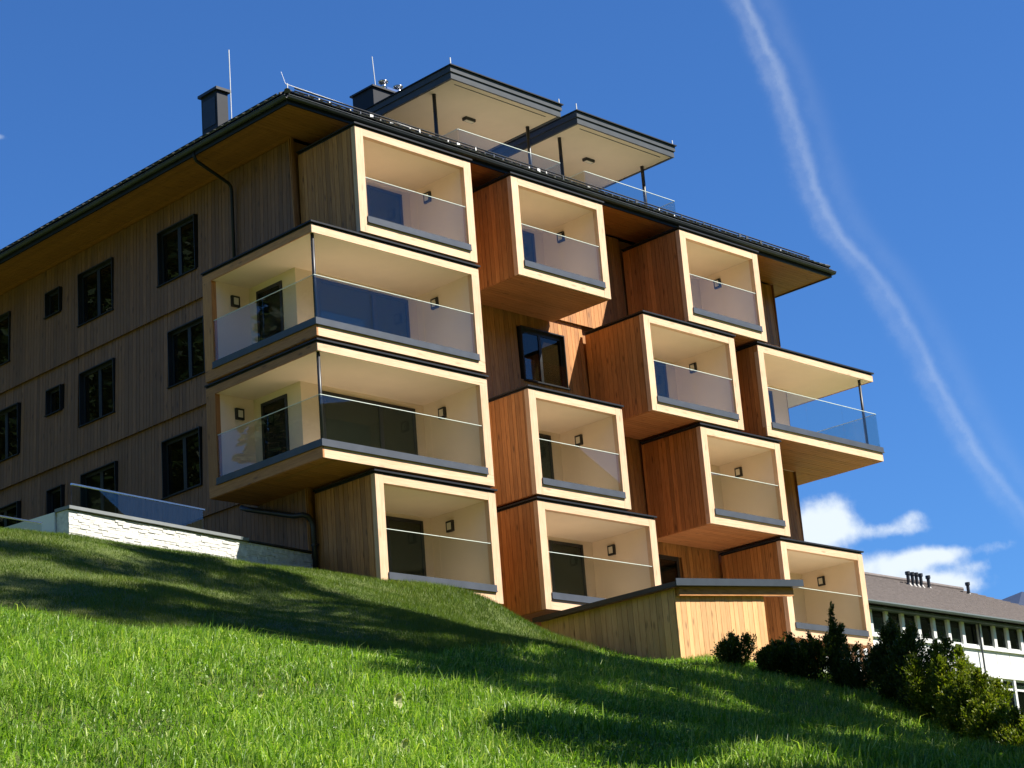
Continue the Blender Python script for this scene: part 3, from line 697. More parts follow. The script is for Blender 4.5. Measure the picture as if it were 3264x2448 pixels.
    for i in range(30):
        y = EY0 + 1.0 + i * .42; box('guard_bracket', so_, EX0 + .295, EX0 + .317, y, y + .06, zg2 + .02, zg2 + .12, random.choice(('galvanised_glint', 'fascia_metal')))
    # hip ridge tiles at both front corners
    for sx, x in ((1, EX0), (-1, EX1)):
        h = MB(); h.tube([(x + sx * .1, EY0 + .1, ze + .08), (x + sx * 3, EY0 + 3, ze + .08 + 2.95 * p)], .085, 8); h.build('hip_ridge', 'tile_dark', bld)
    # skylights on the left slope: raised frames with bright aluminium kerbs
    for y0, y1 in ((5.75, 7.05), (7.5, 8.5), (9.4, 10.5)):
        s = MB(); Ms = Matrix.Translation((1.25, 0, ze + (1.25 - EX0) * p)) @ Matrix.Rotation(-math.radians(32), 4, 'Y')
        s.box(-.7, .6, y0, y1, .05, .24, .5, Ms); k = s.build('skylight', 'anthracite', bld)
        kb = MB(); kb.box(-.74, -.702, y0 + .04, y1 + .1, .10, .205, .5, Ms); kb.build('skylight_kerb', 'steel_bright', k)
    # lightning conductors
    def rod(pts, r=.012): m = MB(); m.tube(pts, r, 6); m.build('lightning_rod', 'galvanised_glint', bld)
    rod([(EX0 + .15, EY0 + .2, ze + .33), (2.9, EY0 + .45, ze + .46), (6.0, EY0 + .55, ze + .42)], .009); rod([(EX0 + .2, EY0 + .2, ze + .02), (EX0 + .2, EY0 + .2, ze + .36)], .014)
    q = on(880 + 70 * .226, 220 + 40 * .226, 'y', 1.1); rod([(EX0 + .16, EY0 + .22, ze + .34), tuple(q)], .007)
    return ze, p
ZE, PITCH = roof()
# chimney on the left slope
def chimneys():
    m = MB(); m.box(1.2, 1.56, 5.02, 5.72, 9.9, 11.66); c = m.build('chimney', 'anthracite', bld)
    m = MB(); m.box(1.13, 1.63, 4.95, 5.79, 11.66, 11.74); m.build('chimney_cap', 'dark_frame', c)
    m = MB(); m.box(1.185, 1.2, 5.1, 5.64, 10.7, 11.5); m.build('chimney_panel', 'dark_frame', c)
    m = MB(); m.tube([(1.62, 4.96, 10.3), (1.615, 4.96, 12.95)], .013, 6); m.build('lightning_rod', 'galvanised_glint', bld)
    # flue stack behind the terrace canopy, two steel cowls
    y = 4.5; m = MB(); m.box(6.42, 7.75, y, y + .9, 11.9, 13.02); c = m.build('chimney', 'anthracite', bld)
    m = MB(); m.box(6.36, 7.82, y - .06, y + .96, 13.02, 13.07); m.build('chimney_cap', 'dark_frame', c)
    m = MB(); m.box(6.95, 7.8, y - .03, y + .3, 13.075, 13.16); m.build('chimney_flashing', 'steel_bright', c)
    for cx in (7.02, 7.6):
        f = MB(); f.tube([(cx, y + .2, 13.16), (cx, y + .2, 13.36)], .09, 14); f.tube([(cx, y + .2, 13.36), (cx, y + .2, 13.40), (cx, y + .2, 13.43)], [.10, .16, .15], 14); f.build('flue_cowl', 'steel_bright', c, smooth=True)
    m = MB(); m.tube([(6.62, y + .1, 13.05), (6.55, y + .1, 14.05)], .013, 6); m.build('lightning_rod', 'galvanised_glint', bld)
chimneys()
# terrace canopies on the roof
def canopy(x0, x1, label):
    zc = 11.9; y0 = 1.09; m = MB(); m.box(x0 + .06, x1 - .06, y0 + .06, 5.6, zc, zc + .30); c = m.build('terrace_canopy', 'plaster', bld); tag(c, label)
    for a0, a1, dz0, dz1 in ((0, 0, .0, .19), (-.035, .035, .195, .34)):
        f = MB(); f.box(x0 - .02 + a0, x1 + .02 + a1, y0 + a0, y0 + .055, zc + dz0 - .02, zc + dz1); f.box(x0 - .02 + a0, x0 + .055, y0 + .056, 5.6, zc + dz0 - .02, zc + dz1); f.box(x1 - .055, x1 + .02 + a1, y0 + .056, 5.6, zc + dz0 - .02, zc + dz1)
        f.build('fascia_strip', 'fascia_metal', c)
    t = MB(); t.box(x0 - .09, x1 + .09, y0 - .09, 5.65, zc + .345, zc + .375); t.build('canopy_roof', 'anthracite', c)
    box('drip_strip', c, x0 + .35, x1 - .35, y0 + .25, y0 + .27, zc - .012, zc - .001, 'dark_frame')
    for px in (x0 + .33, x1 - .27):
        p = MB(); p.tube([(px, 2.16, 9.6), (px, 2.16, zc - .001)], .055, 12); p.build('post', 'dark_frame', c, smooth=True)
    xm = (x0 + x1) / 2 + .08; l = MB(); l.tube([(xm - .12, 2.74, zc - .06), (xm + .12, 2.74, zc - .06)], .12, 14); l = None
    box('ceiling_lamp', c, xm - .19, xm + .19, 2.66, 2.83, zc - .085, zc - .001, 'dark_frame'); box('lamp_diffuser', c, xm - .15, xm + .15, 2.69, 2.80, zc - .10, zc - .084, 'lamp_glass')
    gx0, gx1 = x0 + .22, x1 - .06
    glass_run(c, 'x', 1.2, gx0, gx1, 9.6, 10.46, 3); glass_run(c, 'y', gx0 - .02, 1.22, 2.4, 9.6, 10.46, 1); glass_run(c, 'y', gx1 + .006, 1.22, 2.4, 9.6, 10.46, 1)
    m = MB(); m.tube([(x0 + .02, y0 + .02, zc + .37), (x0 + .02, y0 + .02, zc + .62)], .018, 6); m.tube([(x1 + .02, y0 + .02, zc + .37), (x1 + .02, y0 + .02, zc + .56)], .018, 6); m.build('lightning_rod', 'galvanised_glint', c)
    a = MB(); a.box(x0 + .1, x1 - .1, 4.3, 5.58, 9.6, zc - .002); a.build('attic_wall', 'plaster', c)
canopy(6.22, 10.53, 'left terrace canopy, higher in the picture, with ceiling lamp'); canopy(11.27, 15.55, 'right terrace canopy with ceiling lamp and glass rail')
def downspouts():
    m = MB(); y = 4.66
    m.tube([(.02, 4.55, TOP + .08), (.03, 4.56, TOP - .06), (.10, 4.57, TOP - .16), (1.18, 4.64, 8.80), (1.27, y, 8.72), (1.29, y, 8.60), (1.29, y, 5.95)], .045, 10)
    d = m.build('downspout', 'anthracite', bld, smooth=True); tag(d, 'dark downpipe from the left gutter down to the corner balcony')
    m = MB(); m.tube([(1.17, 4.6, -.03), (1.16, 4.4, -.12), (1.15, 2.5, -.72), (1.19, 2.24, -.74), (1.30, 2.20, -.78), (1.40, 2.19, -.88), (1.44, 2.18, -1.02), (1.46, 2.18, -2.6)], .068, 12)
    d = m.build('downspout', 'dark_frame', bld, smooth=True); tag(d, 'dark downpipe bending down the corner beside the stone plinth')
    box('pipe_bracket', d, 1.38, 1.53, 2.10, 2.26, -1.5, -1.46, 'dark_frame')
downspouts()

# ------------------------------------------------------------------ stone retaining wall with glass railing
def stone_wall():
    d = Vector((.991, .131, 0)); nrm = Vector((.131, -.991, 0)); O = Vector((1.5, 2.25, 0))
    Mw = Matrix(((d.x, -nrm.x, 0, O.x), (d.y, -nrm.y, 0, O.y), (0, 0, 1, 0), (0, 0, 0, 1)))    # local x along wall, y into the bank
    root = empty('retaining_wall', tuple(Mw @ Vector((-3.7, 0, -3.2))), 'pale ledgestone retaining wall with glass railing on the grass bank', 'wall')
    a, b = -7.67, -.02
    core_ = MB().box(a, b, .03, .38, -3.4, -1.68, .5, Mw).build('wall_core', 'stone', root)
    f = MB(); z = -3.2; random.seed(21)
    while z < -1.70:
        h = random.choice((.028, .035, .04, .05)); h = min(h, -1.675 - z)
        if h < .02: break
        x = a
        while x < b:
            l = random.uniform(.10, .42); l = min(l, b - x)
            f.box(x + .003, x + l - .003, random.uniform(-.012, .008), .035, z + .0015, z + h - .002, None, Mw); x += l
        z += h
    f.build('stone_facing', 'stone', root, kind='stuff')
    MB().box(a - .03, -2.3, -.06, .42, -1.672, -1.60, .5, Mw).build('wall_cap', 'stone_cap', root)
    MB().box(-2.3 + .003, -.03, -.045, .10, -1.672, -1.635, .5, Mw).build('wall_flashing', 'dark_frame', root)
    MB().box(a - .03, a + .2, .425, 4.2, -3.4, -1.66, .5, Mw).build('return_wall', 'render_white', root)
    g0, g1 = -7.5, -3.6
    for i in range(2):
        u0 = g0 + (g1 - g0) * i / 2 + .006; u1 = g0 + (g1 - g0) * (i + 1) / 2 - .006
        MB().box(u0, u1, .10, .116, -1.598, -1.09, .5, Mw).build('glass_panel', 'rail_glass', root)
    MB().box(g0, g1 + .05, .085, .13, -1.088, -1.055, .5, Mw).build('handrail', 'steel_bright', root)
    g0, g1 = -11.2, -8.32
    MB().box(g0, g1, .10, .116, -2.7, -2.07, .5, Mw).build('glass_panel', 'rail_glass', root); MB().box(g0, g1, .085, .13, -2.068, -2.04, .5, Mw).build('handrail', 'steel_bright', root)
stone_wall()

# ------------------------------------------------------------------ timber shed with mono-pitch roof
def shed():
    ys = -4.5; x0 = 6.76; x1 = 10.16; yb = -.1; slope = math.tan(math.radians(4.8)); zt = lambda x: -3.60 + (x - x0) * slope
    root = empty('wooden_shed', (x0, ys, -5.6), 'pale timber shed with sloping dark roof in front of the balconies', 'shed'); random.seed(3)
    MB().box(x0 + .03, x1 - .03, ys + .03, yb, -6.4, zt(x0) - .05).build('shed_core', 'dark_frame', root)
    x = x0
    while x < x1 - .02:
        w = min(random.choice((.165, .175, .185, .195)), x1 - x)
        if x1 - (x + w) < .05: w = x1 - x
        b = zt(x) + .22; box('plank', root, x + .005, x + w - .005, ys - random.uniform(0, .006), ys + .028, -6.4, b, 'shed_wood'); x += w
    y = ys + .03
    while y < yb - .02:
        w = min(random.choice((.165, .175, .185, .195)), yb - y); box('plank', root, x0 - random.uniform(0, .006), x0 + .028, y + .005, y + w - .005, -6.4, -3.39, 'shed_wood'); y += w
    r = MB(); q = [(x0 - .2, ys - .24), (x1 + 1.35, ys - .24), (x1 + 1.35, yb + .1), (x0 - .2, yb + .1)]
    lo = [(a, b, zt(a) + .23) for a, b in q]; hi = [(a, b, z + .10) for a, b, z in lo]
    r.poly(lo[::-1]); r.poly(hi)
    for i in range(4): r.poly([lo[i], lo[(i + 1) % 4], hi[(i + 1) % 4], hi[i]])
    rf = r.build('roof', 'dark_zinc', root)
    e = MB()
    for sgn, yy in ((0, ys - .262),):
        p = [(x0 - .21, yy, zt(x0 - .21) + .23), (x1 + 1.36, yy, zt(x1 + 1.36) + .23)]
        pts = [(p[0][0], yy, p[0][2]), (p[1][0], yy, p[1][2]), (p[1][0], yy, p[1][2] + .17), (p[0][0], yy, p[0][2] + .17)]
        e.poly(pts); e.poly([(a, yy + .02, b) for a, _, b in pts][::-1])
        for i in range(4): e.poly([pts[i], (pts[i][0], yy + .02, pts[i][2]), (pts[(i + 1) % 4][0], yy + .02, pts[(i + 1) % 4][2]), pts[(i + 1) % 4]])
    e.build('roof_edge', 'dark_zinc', rf)
    bm_ = MB(); bm_.box(x0 + .05, x1 + 1.1, ys - .11, ys - .012, 0, .21)
    bm_.v = [(vx, vy, vz + zt(vx) + .015) for vx, vy, vz in bm_.v]; bm_.build('roof_beam', 'larch_x', root)
    box('verge_strip', root, x0 - .205, x0 - .15, ys - .2, yb + .1, -3.40, -3.28, 'dark_frame')
shed()

# ------------------------------------------------------------------ white building behind, at the right
def white_building():
    Y = 26.0; zz = lambda u, v: (2700 + u * 564 / 2212, 1780 + v * 423 / 1659)
    P = lambda u, v, y=Y: on(*zz(u, v), 'y', y)
    ze = P(1200, 660, Y - .65)[2]; x0 = 52.0; x1 = 96.0
    zs = P(1700, 1110)[2]; zt2 = P(2090, 1520)[2]; zh = P(1260, 740)[2]
    root = empty('white_building', (75, Y + 6, -4), 'white panelled building with brown tiled roof behind the hedge', 'building')
    MB().box(x0, x1, Y + .25, Y + 14, -8, ze - .1).build('wall', 'white_paint', root)
    rdg = P(800, 300, Y + 6.5)[2]; xr = P(1440, 430, Y + 6.5)[0]
    r = MB(); A = (x0 - 1, Y - .65, ze); B = (x1 + 1, Y - .65, ze); C = (x1 + 1, Y + 14, ze); D = (x0 - 1, Y + 14, ze); R1 = (x0 - 1, Y + 6.5, rdg); R2 = (xr, Y + 6.5, rdg)
    xe = P(2130, 640, Y + 1.5)[0] + 14
    B = (xe, Y - .65, ze); C = (xe, Y + 14, ze)
    r.poly([A, B, R2, R1]); r.poly([C, D, R1, R2]); r.poly([B, C, R2]); r.poly([D, C, B, A])
    rf = r.build('roof', 'tile_brown', root)
    # tile courses as relief strips up the slope
    t = MB(); n = 26
    for i in range(n):
        u = i / n; y = Y - .65 + 7.15 * u; z = ze + (rdg - ze) * u; xa = x0 - 1; xb = xe + (xr - xe) * u
        t.box(xa, xb, y, y + 7.15 / n * .93, z + .01, z + .05, random.random())
    t.build('tile_courses', 'tile_brown', rf, kind='stuff')
    MB().tube([(x0 - 1, Y + 6.5, rdg + .05), (xr, Y + 6.5, rdg + .05)], .16, 8).build('ridge_cap', 'tile_brown', rf)
    MB().tube([(x0 - 1, Y - .7, ze - .02), (xe, Y - .7, ze - .02)], .10, 8).build('gutter', 'teal_shade', root)
    MB().box(x0, xe - .6, Y - .45, Y + .2, ze - .26, ze - .16).build('eave_soffit', 'teal_shade', root)
    mull = [P(u, v)[0] for u, v in ((1090, 900), (1275, 940), (1455, 970), (1665, 970), (1850, 1030), (2015, 1060), (2185, 1090))]
    st = (mull[-1] - mull[0]) / 6; xs = [mull[0] - st * k for k in range(5, 0, -1)] + mull + [mull[-1] + st * k for k in range(1, 4)]
    random.seed(9)
    blinds = {5, 6, 2, 1}
    for i in range(len(xs) - 1):
        a, b = xs[i] + .10, xs[i + 1] - .10
        w = MB().box(a, b, Y + .04, Y + .08, zs + .02, zs + .12); w.box(a, b, Y + .04, Y + .08, zh - .06, zh); w.box(a, a + .04, Y + .042, Y + .082, zs + .02, zh); w.box(b - .04, b, Y + .042, Y + .082, zs + .02, zh); wo = w.build('window', 'white_paint', root)
        box('pane', wo, a, b, Y + .09, Y + .10, zs + .12, zh - .06, 'window_glass'); box('dark_room_sheet', wo, a, b, Y + .14, Y + .15, zs + .1, zh, 'inside_dark')
        if i in blinds: box('blind', wo, a + .02, b - .02, Y + .11, Y + .12, zs + .12, zs + .95, 'blind')
        MB().box(xs[i] - .15, xs[i] + .13, Y - .06, Y + .25, zs + .02, zh + .1).build('mullion', 'white_paint', root)
        box('panel', root, xs[i] + .02, xs[i + 1] - .02, Y + .05, Y + .11, zt2 + .26, zs - .16, 'white_paint')
        w = MB().box(a, b, Y + .04, Y + .08, zt2 - .10, zt2); w.box(a, b, Y + .04, Y + .08, zt2 - .62, zt2 - .5); w.box(a, a + .04, Y + .042, Y + .082, zt2 - 1.8, zt2); w.box(b - .04, b, Y + .042, Y + .082, zt2 - 1.8, zt2); wo = w.build('window', 'white_paint', root)
        box('pane', wo, a, b, Y + .09, Y + .10, zt2 - .5, zt2 - .10, 'window_glass'); box('blind', wo, a + .02, b - .02, Y + .12, Y + .13, zt2 - .5, zt2 - .1, 'blind')
        box('pane', wo, a, b, Y + .09, Y + .10, zt2 - 1.8, zt2 - .62, 'window_glass'); box('dark_room_sheet', wo, a, b, Y + .14, Y + .15, zt2 - 1.8, zt2 - .62, 'inside_dark')
        MB().box(xs[i] - .10, xs[i] + .10, Y - .05, Y + .25, zt2 - 2.2, zt2).build('mullion', 'white_paint', root)
    MB().box(x0, xs[-1], Y - .08, Y + .2, zs - .15, zs + .02).build('sill_band', 'white_paint', root); MB().box(x0, xs[-1], Y - .08, Y + .2, zt2, zt2 + .25).build('sill_band', 'white_paint', root)
    px = P(1650, 1060)[0]; MB().tube([(px, Y - .14, ze - .2), (px, Y - .14, -7)], .055, 8).build('downspout', 'fascia_metal', root)
    for u, v in ((775, 330), (830, 340), (880, 345), (935, 355), (1030, 380), (1525, 460)):
        q = P(u, v, Y + 5.6)
        m = MB(); m.tube([(q[0], q[1], q[2] - .3), (q[0], q[1], q[2] + .62)], .10, 10); m.tube([(q[0], q[1], q[2] + .62), (q[0], q[1], q[2] + .80)], .15, 10); m.tube([(q[0], q[1], q[2] - .25), (q[0], q[1], q[2] + .1)], [.32, .12], 10); m.build('vent_pipe', 'dark_frame', root)
    # darker roof further off
    q = P(2190, 620, 40); root2 = empty('far_house', (q[0] + 6, 44, -4), 'sliver of a dark roofed house at the far right edge', 'house')
    m = MB(); a = Vector(P(2120, 660, 40)); ap = Vector((a.x + 8, 44, a.z + 2.9)); m.poly([(a.x, 40, a.z), (a.x + 18, 40, a.z), (a.x + 18, 44, a.z + 2.9), tuple(ap)]); m.poly([(a.x, 40, a.z), tuple(ap), (a.x, 48, a.z)]); m.poly([(a.x + 18, 48, a.z), (a.x, 48, a.z), tuple(ap), (a.x + 18, 44, a.z + 2.9)]); m.build('roof', 'tile_dark', root2)
    MB().box(a.x + .8, a.x + 17, 41, 47, -4, a.z).build('wall', 'white_paint', root2)
white_building()

# ------------------------------------------------------------------ foliage helpers
def leaf_cloud(P, D, size, width, tone, flat=.5):
    """P positions, D axis directions: one narrow leaf (two triangles) each"""
    n = len(P); D = D / np.linalg.norm(D, axis=1, keepdims=True)
    R = rng.normal(size=(n, 3)); S = np.cross(D, R); S /= np.linalg.norm(S, axis=1, keepdims=True) + 1e-9
    s = size[:, None]; w = (width * size)[:, None]
    V = np.stack([P, P + D * s * .5 + S * w, P + D * s, P + D * s * .5 - S * w], 1).reshape(-1, 3)
    i = np.arange(n) * 4; F = np.concatenate([np.stack([i, i + 1, i + 2], 1), np.stack([i, i + 2, i + 3], 1)])
    return V, F, np.repeat(tone, 4)
def thuja(x, y, h, r, label, mat='thuja_leaf', n=5200, lean=0.0, cat='shrub', hollow=.55):
    z = float(terrain(x, y)[0]) - .05; root = empty('conifer_shrub', (x, y, z), label, cat, 'conifer shrubs of the hedge')
    m = MB(); m.tube([(x, y, z - .1), (x + lean * .5, y, z + h * .5), (x + lean, y, z + h * .93)], [.035 + .012 * h, .03, .008], 6); m.build('stem', 'bark', root)
    # several leaders, each a narrow column of fan shaped sprays climbing outward and up
    V = []; F = []; T = []; o = 0; m_ = max(3, int(3 + r * 5)); k = 22
    for q in range(m_):
        ang = 2 * np.pi * (q + rng.uniform(-.3, .3)) / m_; off = 0 if q == 0 else r * rng.uniform(.35, .78)
        hx = h * (1 if q == 0 else rng.uniform(.62, .95)); rx = r * rng.uniform(.42, .60); cx, cy = x + off * math.cos(ang), y + off * math.sin(ang)
        nb = int(n * 2.0 / k / m_); hh = rng.uniform(.02, 1, nb) ** .9; aa = rng.uniform(0, 2 * np.pi, nb)
        prof = np.interp(hh, [0, .12, .4, .75, 1], [.8, 1, .9, .55, .08]) * rx * rng.uniform(.5, 1.3, nb)
        for i in range(nb):
            base = np.array([x + (cx - x) * min(1, .35 + hh[i]), y + (cy - y) * min(1, .35 + hh[i]), z + hh[i] * hx * .94]); out = np.array([math.cos(aa[i]), math.sin(aa[i]), .0])
            t = rng.uniform(hollow * .4, 1, k)[:, None]; L = prof[i]
            P = base + out * L * t + np.array([0, 0, 1]) * (t ** 1.5) * (.10 + .7 * L) * rng.uniform(.6, 1.3) + rng.normal(0, .025 + .05 * L, (k, 3)) * (t * .8 + .2)
            D = out * .7 + np.array([0, 0, .9]) + rng.normal(0, .45, (k, 3))
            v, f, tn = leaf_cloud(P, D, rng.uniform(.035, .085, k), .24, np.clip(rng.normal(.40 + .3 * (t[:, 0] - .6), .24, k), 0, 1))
            V.append(v); F.append(f + o); T.append(tn); o += len(v)
        kk = 26; t = rng.uniform(0, 1, kk)[:, None]; P = np.array([cx, cy, z + hx * .88]) + np.array([0, 0, 1]) * t * hx * .15 + rng.normal(0, .03, (kk, 3)) * (1.1 - t)
        v, f, tn = leaf_cloud(P, np.array([0, 0, 1.]) + rng.normal(0, .35, (kk, 3)), rng.uniform(.035, .08, kk), .24, np.clip(rng.normal(.6, .2, kk), 0, 1)); V.append(v); F.append(f + o); T.append(tn); o += len(v)
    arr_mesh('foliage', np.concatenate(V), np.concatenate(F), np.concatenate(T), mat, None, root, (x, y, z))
def at_az(az, d):
    a = math.radians(az); return CAM_C[0] + d * math.sin(a), CAM_C[1] + d * math.cos(a)
def hedge():
    SC = .92
    items = [  # azimuth, distance, height, radius, material, label
        (51.75, 45.5, .85, .42, 'thuja_leaf', 'low dark shrub standing against the pale shed boards'),
        (52.75, 45.0, .62, .30, 'thuja_leaf', 'smallest dark shrub at the right corner of the shed'),
        (53.35, 45.2, .95, .36, 'thuja_leaf', 'dark shrub directly right of the shed corner'),
        (53.95, 45.0, 1.05, .45, 'thuja_leaf', 'dark ragged shrub left of the tallest slim tip'),
        (54.62, 44.8, 1.9, .26, 'thuja_leaf', 'slim conifer whose tip rises before the ground floor balcony'),
        (55.15, 44.6, 1.1, .48, 'thuja_leaf', 'dark gappy shrub under the right end of the ground floor balcony'),
        (56.15, 43.8, 1.85, .55, 'thuja_leaf', 'broad dark conifer right of the gap with the fence'),
        (56.75, 42.8, 1.9, .58, 'thuja_leaf', 'tallest dense conifer in front of the white building'),
        (57.35, 41.8, 1.75, .60, 'thuja_sunlit', 'dense mid green conifer right of the tallest one'),
        (57.95, 40.6, 1.6, .56, 'thuja_sunlit', 'yellow green conifer in the middle of the right hedge'),
        (58.55, 39.4, 1.32, .52, 'thuja_sunlit', 'yellow green conifer below the lower windows of the white building'),
        (59.15, 38.2, 1.25, .52, 'thuja_sunlit', 'lowest yellow green conifer at the right picture edge'),
        (59.8, 37.2, 1.5, .56, 'thuja_sunlit', 'last yellow green conifer of the hedge, beyond the picture edge')]
    for az, d, h, r, mt, lab in items:
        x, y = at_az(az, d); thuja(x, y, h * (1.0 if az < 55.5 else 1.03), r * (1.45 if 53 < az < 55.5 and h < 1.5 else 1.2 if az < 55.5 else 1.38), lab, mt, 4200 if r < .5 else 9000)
hedge()
def fence():
    x, y = at_az(55.62, 46.5); z = float(terrain(x, y)[0])
    root = empty('wooden_fence', (x, y, z), 'bit of brown slatted fence seen through the hedge gap', 'fence')
    dx, dy = math.cos(math.radians(-33)), math.sin(math.radians(-33))
    for i in range(9):
        u = -.9 + i * .2; box('slat', root, x + dx * u - .05, x + dx * u + .05, y + dy * u - .012, y + dy * u + .012, z - .3, z + 1.0 + random.uniform(-.03, .03), 'fence_wood', (0, 0, math.radians(-33)))
    for h in (.25, .75): MB().tube([(x - dx, y - dy + .04, z + h), (x + dx, y + dy + .04, z + h)], .03, 6).build('rail', 'fence_wood', root)
fence()

# ------------------------------------------------------------------ grass
def blades(x, y, h, wid, lean, tone, seg=2):
    n = len(x); z = terrain_fast(x, y) - .01
    a = rng.uniform(0, 2 * np.pi, n); bx, by = np.cos(a) * lean, np.sin(a) * lean
    bx = bx + .10; by = by - .02                                           # light breeze
    f = rng.uniform(0, 2 * np.pi, n); sx, sy = np.cos(f) * wid, np.sin(f) * wid
    base = np.stack([x, y, z], 1); S = np.stack([sx, sy, np.zeros(n)], 1)
    if seg == 2:
        mid = base + np.stack([bx * h * .35, by * h * .35, h * .58], 1); tip = base + np.stack([bx * h, by * h, h * np.clip(1 - .45 * lean, .25, 1)], 1)
        V = np.stack([base - S, base + S, mid - S * .8, mid + S * .8, tip], 1).reshape(-1, 3); i = np.arange(n) * 5
        F = np.concatenate([np.stack([i, i + 1, i + 3], 1), np.stack([i, i + 3, i + 2], 1), np.stack([i + 2, i + 3, i + 4], 1)])
        return V, F, np.repeat(tone, 5)
    tip = base + np.stack([bx * h, by * h, h], 1)
    V = np.stack([base - S, base + S, tip], 1).reshape(-1, 3); i = np.arange(n) * 3
    return V, np.stack([i, i + 1, i + 2], 1), np.repeat(tone, 3)
GX = np.arange(-36, 14.01, .25); GY = np.arange(-40, 6.01, .25)
_gx, _gy = np.meshgrid(GX, GY, indexing='ij'); GZ = terrain(_gx.ravel(), _gy.ravel()).reshape(_gx.shape)
def terrain_fast(x, y):
    u = np.clip((x + 36) / .25, 0, len(GX) - 1.001); v = np.clip((y + 40) / .25, 0, len(GY) - 1.001); i = u.astype(int); j = v.astype(int); u -= i; v -= j
    return GZ[i, j] * (1 - u) * (1 - v) + GZ[i + 1, j] * u * (1 - v) + GZ[i, j + 1] * (1 - u) * v + GZ[i + 1, j + 1] * u * v
def sector(n, a0, a1, d0, d1, pw=1.0):
    a = np.radians(rng.uniform(a0, a1, n)); d = np.sqrt(rng.uniform(d0 ** 2, d1 ** 2, n)) if pw == 1 else d0 + (d1 - d0) * rng.uniform(0, 1, n) ** pw
    return CAM_C[0] + d * np.sin(a), CAM_C[1] + d * np.cos(a), np.degrees(a), d
def patch(x, y, s=1.0): return .5 + .25 * np.sin(x * 1.7 * s + np.sin(y * 2.1 * s) * 1.3) + .25 * np.sin(y * 1.3 * s - x * .8 * s + 2)
def lawn_limit(az):   # distance beyond which the mown lawn begins
    return np.interp(az, [24, 31, 40, 43.5, 45.5, 47.5, 48.5, 62], [29, 29, 29.5, 32, 37, 39.5, 60, 60])
def outside(x, y):    # not inside the building, the shed or the bank behind the wall
    wall_y = 2.2 + (x - 1.5) * .132
    return ~((y > wall_y - .02)) & ~((x > 1.5) & (y > .0)) & ~((x > 6.7) & (x < 10.2) & (y > -4.55)) & ~((x > 10.2) & (y > -3.5))
def grass():
    V = []; F = []; T = []; o = 0
    for n, a0, a1, d0, d1, hs, wd, pw in ((185000, 29.5, 61, 14.5, 31, (.08, .27), (.0036, .0090), .9), (120000, 42, 62, 29, 49, (.12, .30), (.0045, .0095), 1)):
        x, y, az, d = sector(n, a0, a1, d0, d1, pw); ok = (d < lawn_limit(az)) & outside(x, y); x, y, az, d = x[ok], y[ok], az[ok], d[ok]
        p = patch(x, y); h = rng.uniform(*hs, len(x)) * (.6 + .65 * p); tall = rng.random(len(x)) < .02; h[tall] *= 1.45
        tn = np.clip(rng.normal(.36 + .16 * (p - .5), .22, len(x)), 0, 1); dry_glint = rng.random(len(x)) < .09; tn[dry_glint] = rng.uniform(.8, 1, dry_glint.sum())  # dry blades, and sun glints painted in as the palest tone
        v, f, t = blades(x, y, h, rng.uniform(*wd, len(x)), np.abs(rng.normal(.6, .5, len(x))), tn); V.append(v); F.append(f + o); T.append(t); o += len(v)
    # clover and dandelion leaves low among the blades
    n = 26000; x, y, az, d = sector(n, 29.5, 61, 14.5, 34); ok = (d < lawn_limit(az)) & (patch(x, y, .8) > .45); x, y = x[ok], y[ok]
    P = np.stack([x, y, terrain_fast(x, y) + rng.uniform(.02, .12, len(x))], 1); D = rng.normal(size=P.shape); D[:, 2] = np.abs(D[:, 2]) * .35 + .1
    v, f, t = leaf_cloud(P, D, rng.uniform(.02, .05, len(x)), .34, np.clip(rng.normal(.38, .16, len(x)), 0, 1)); V.append(v); F.append(f + o); T.append(t); o += len(v)
    g = arr_mesh('meadow_grass', np.concatenate(V), np.concatenate(F), np.concatenate(T), 'meadow_blade', 'stuff'); tag(g, 'long bright green meadow grass on the near slope', 'grass')
    n = 430000; x, y, az, d = sector(n, 29, 49, 28, 48.5); ok = (d >= lawn_limit(az)) & outside(x, y); x, y, az = x[ok], y[ok], az[ok]; p = patch(x, y, .7); bank = np.interp(az, [41, 44, 49], [1.0, 1.9, 2.2])
    tn = np.clip(rng.normal(.36 + .3 * (p - .5), .17, len(x)), 0, 1)
    v, f, t = blades(x, y, rng.uniform(.035, .085, len(x)) * (.7 + .6 * p) * bank, rng.uniform(.0035, .0065, len(x)) * bank ** .4, np.abs(rng.normal(.4, .3, len(x))), tn, 1)
    g = arr_mesh('lawn_grass', v, f, t, 'lawn_blade', 'stuff'); tag(g, 'short mown grass of the bank below the building', 'grass')
grass()
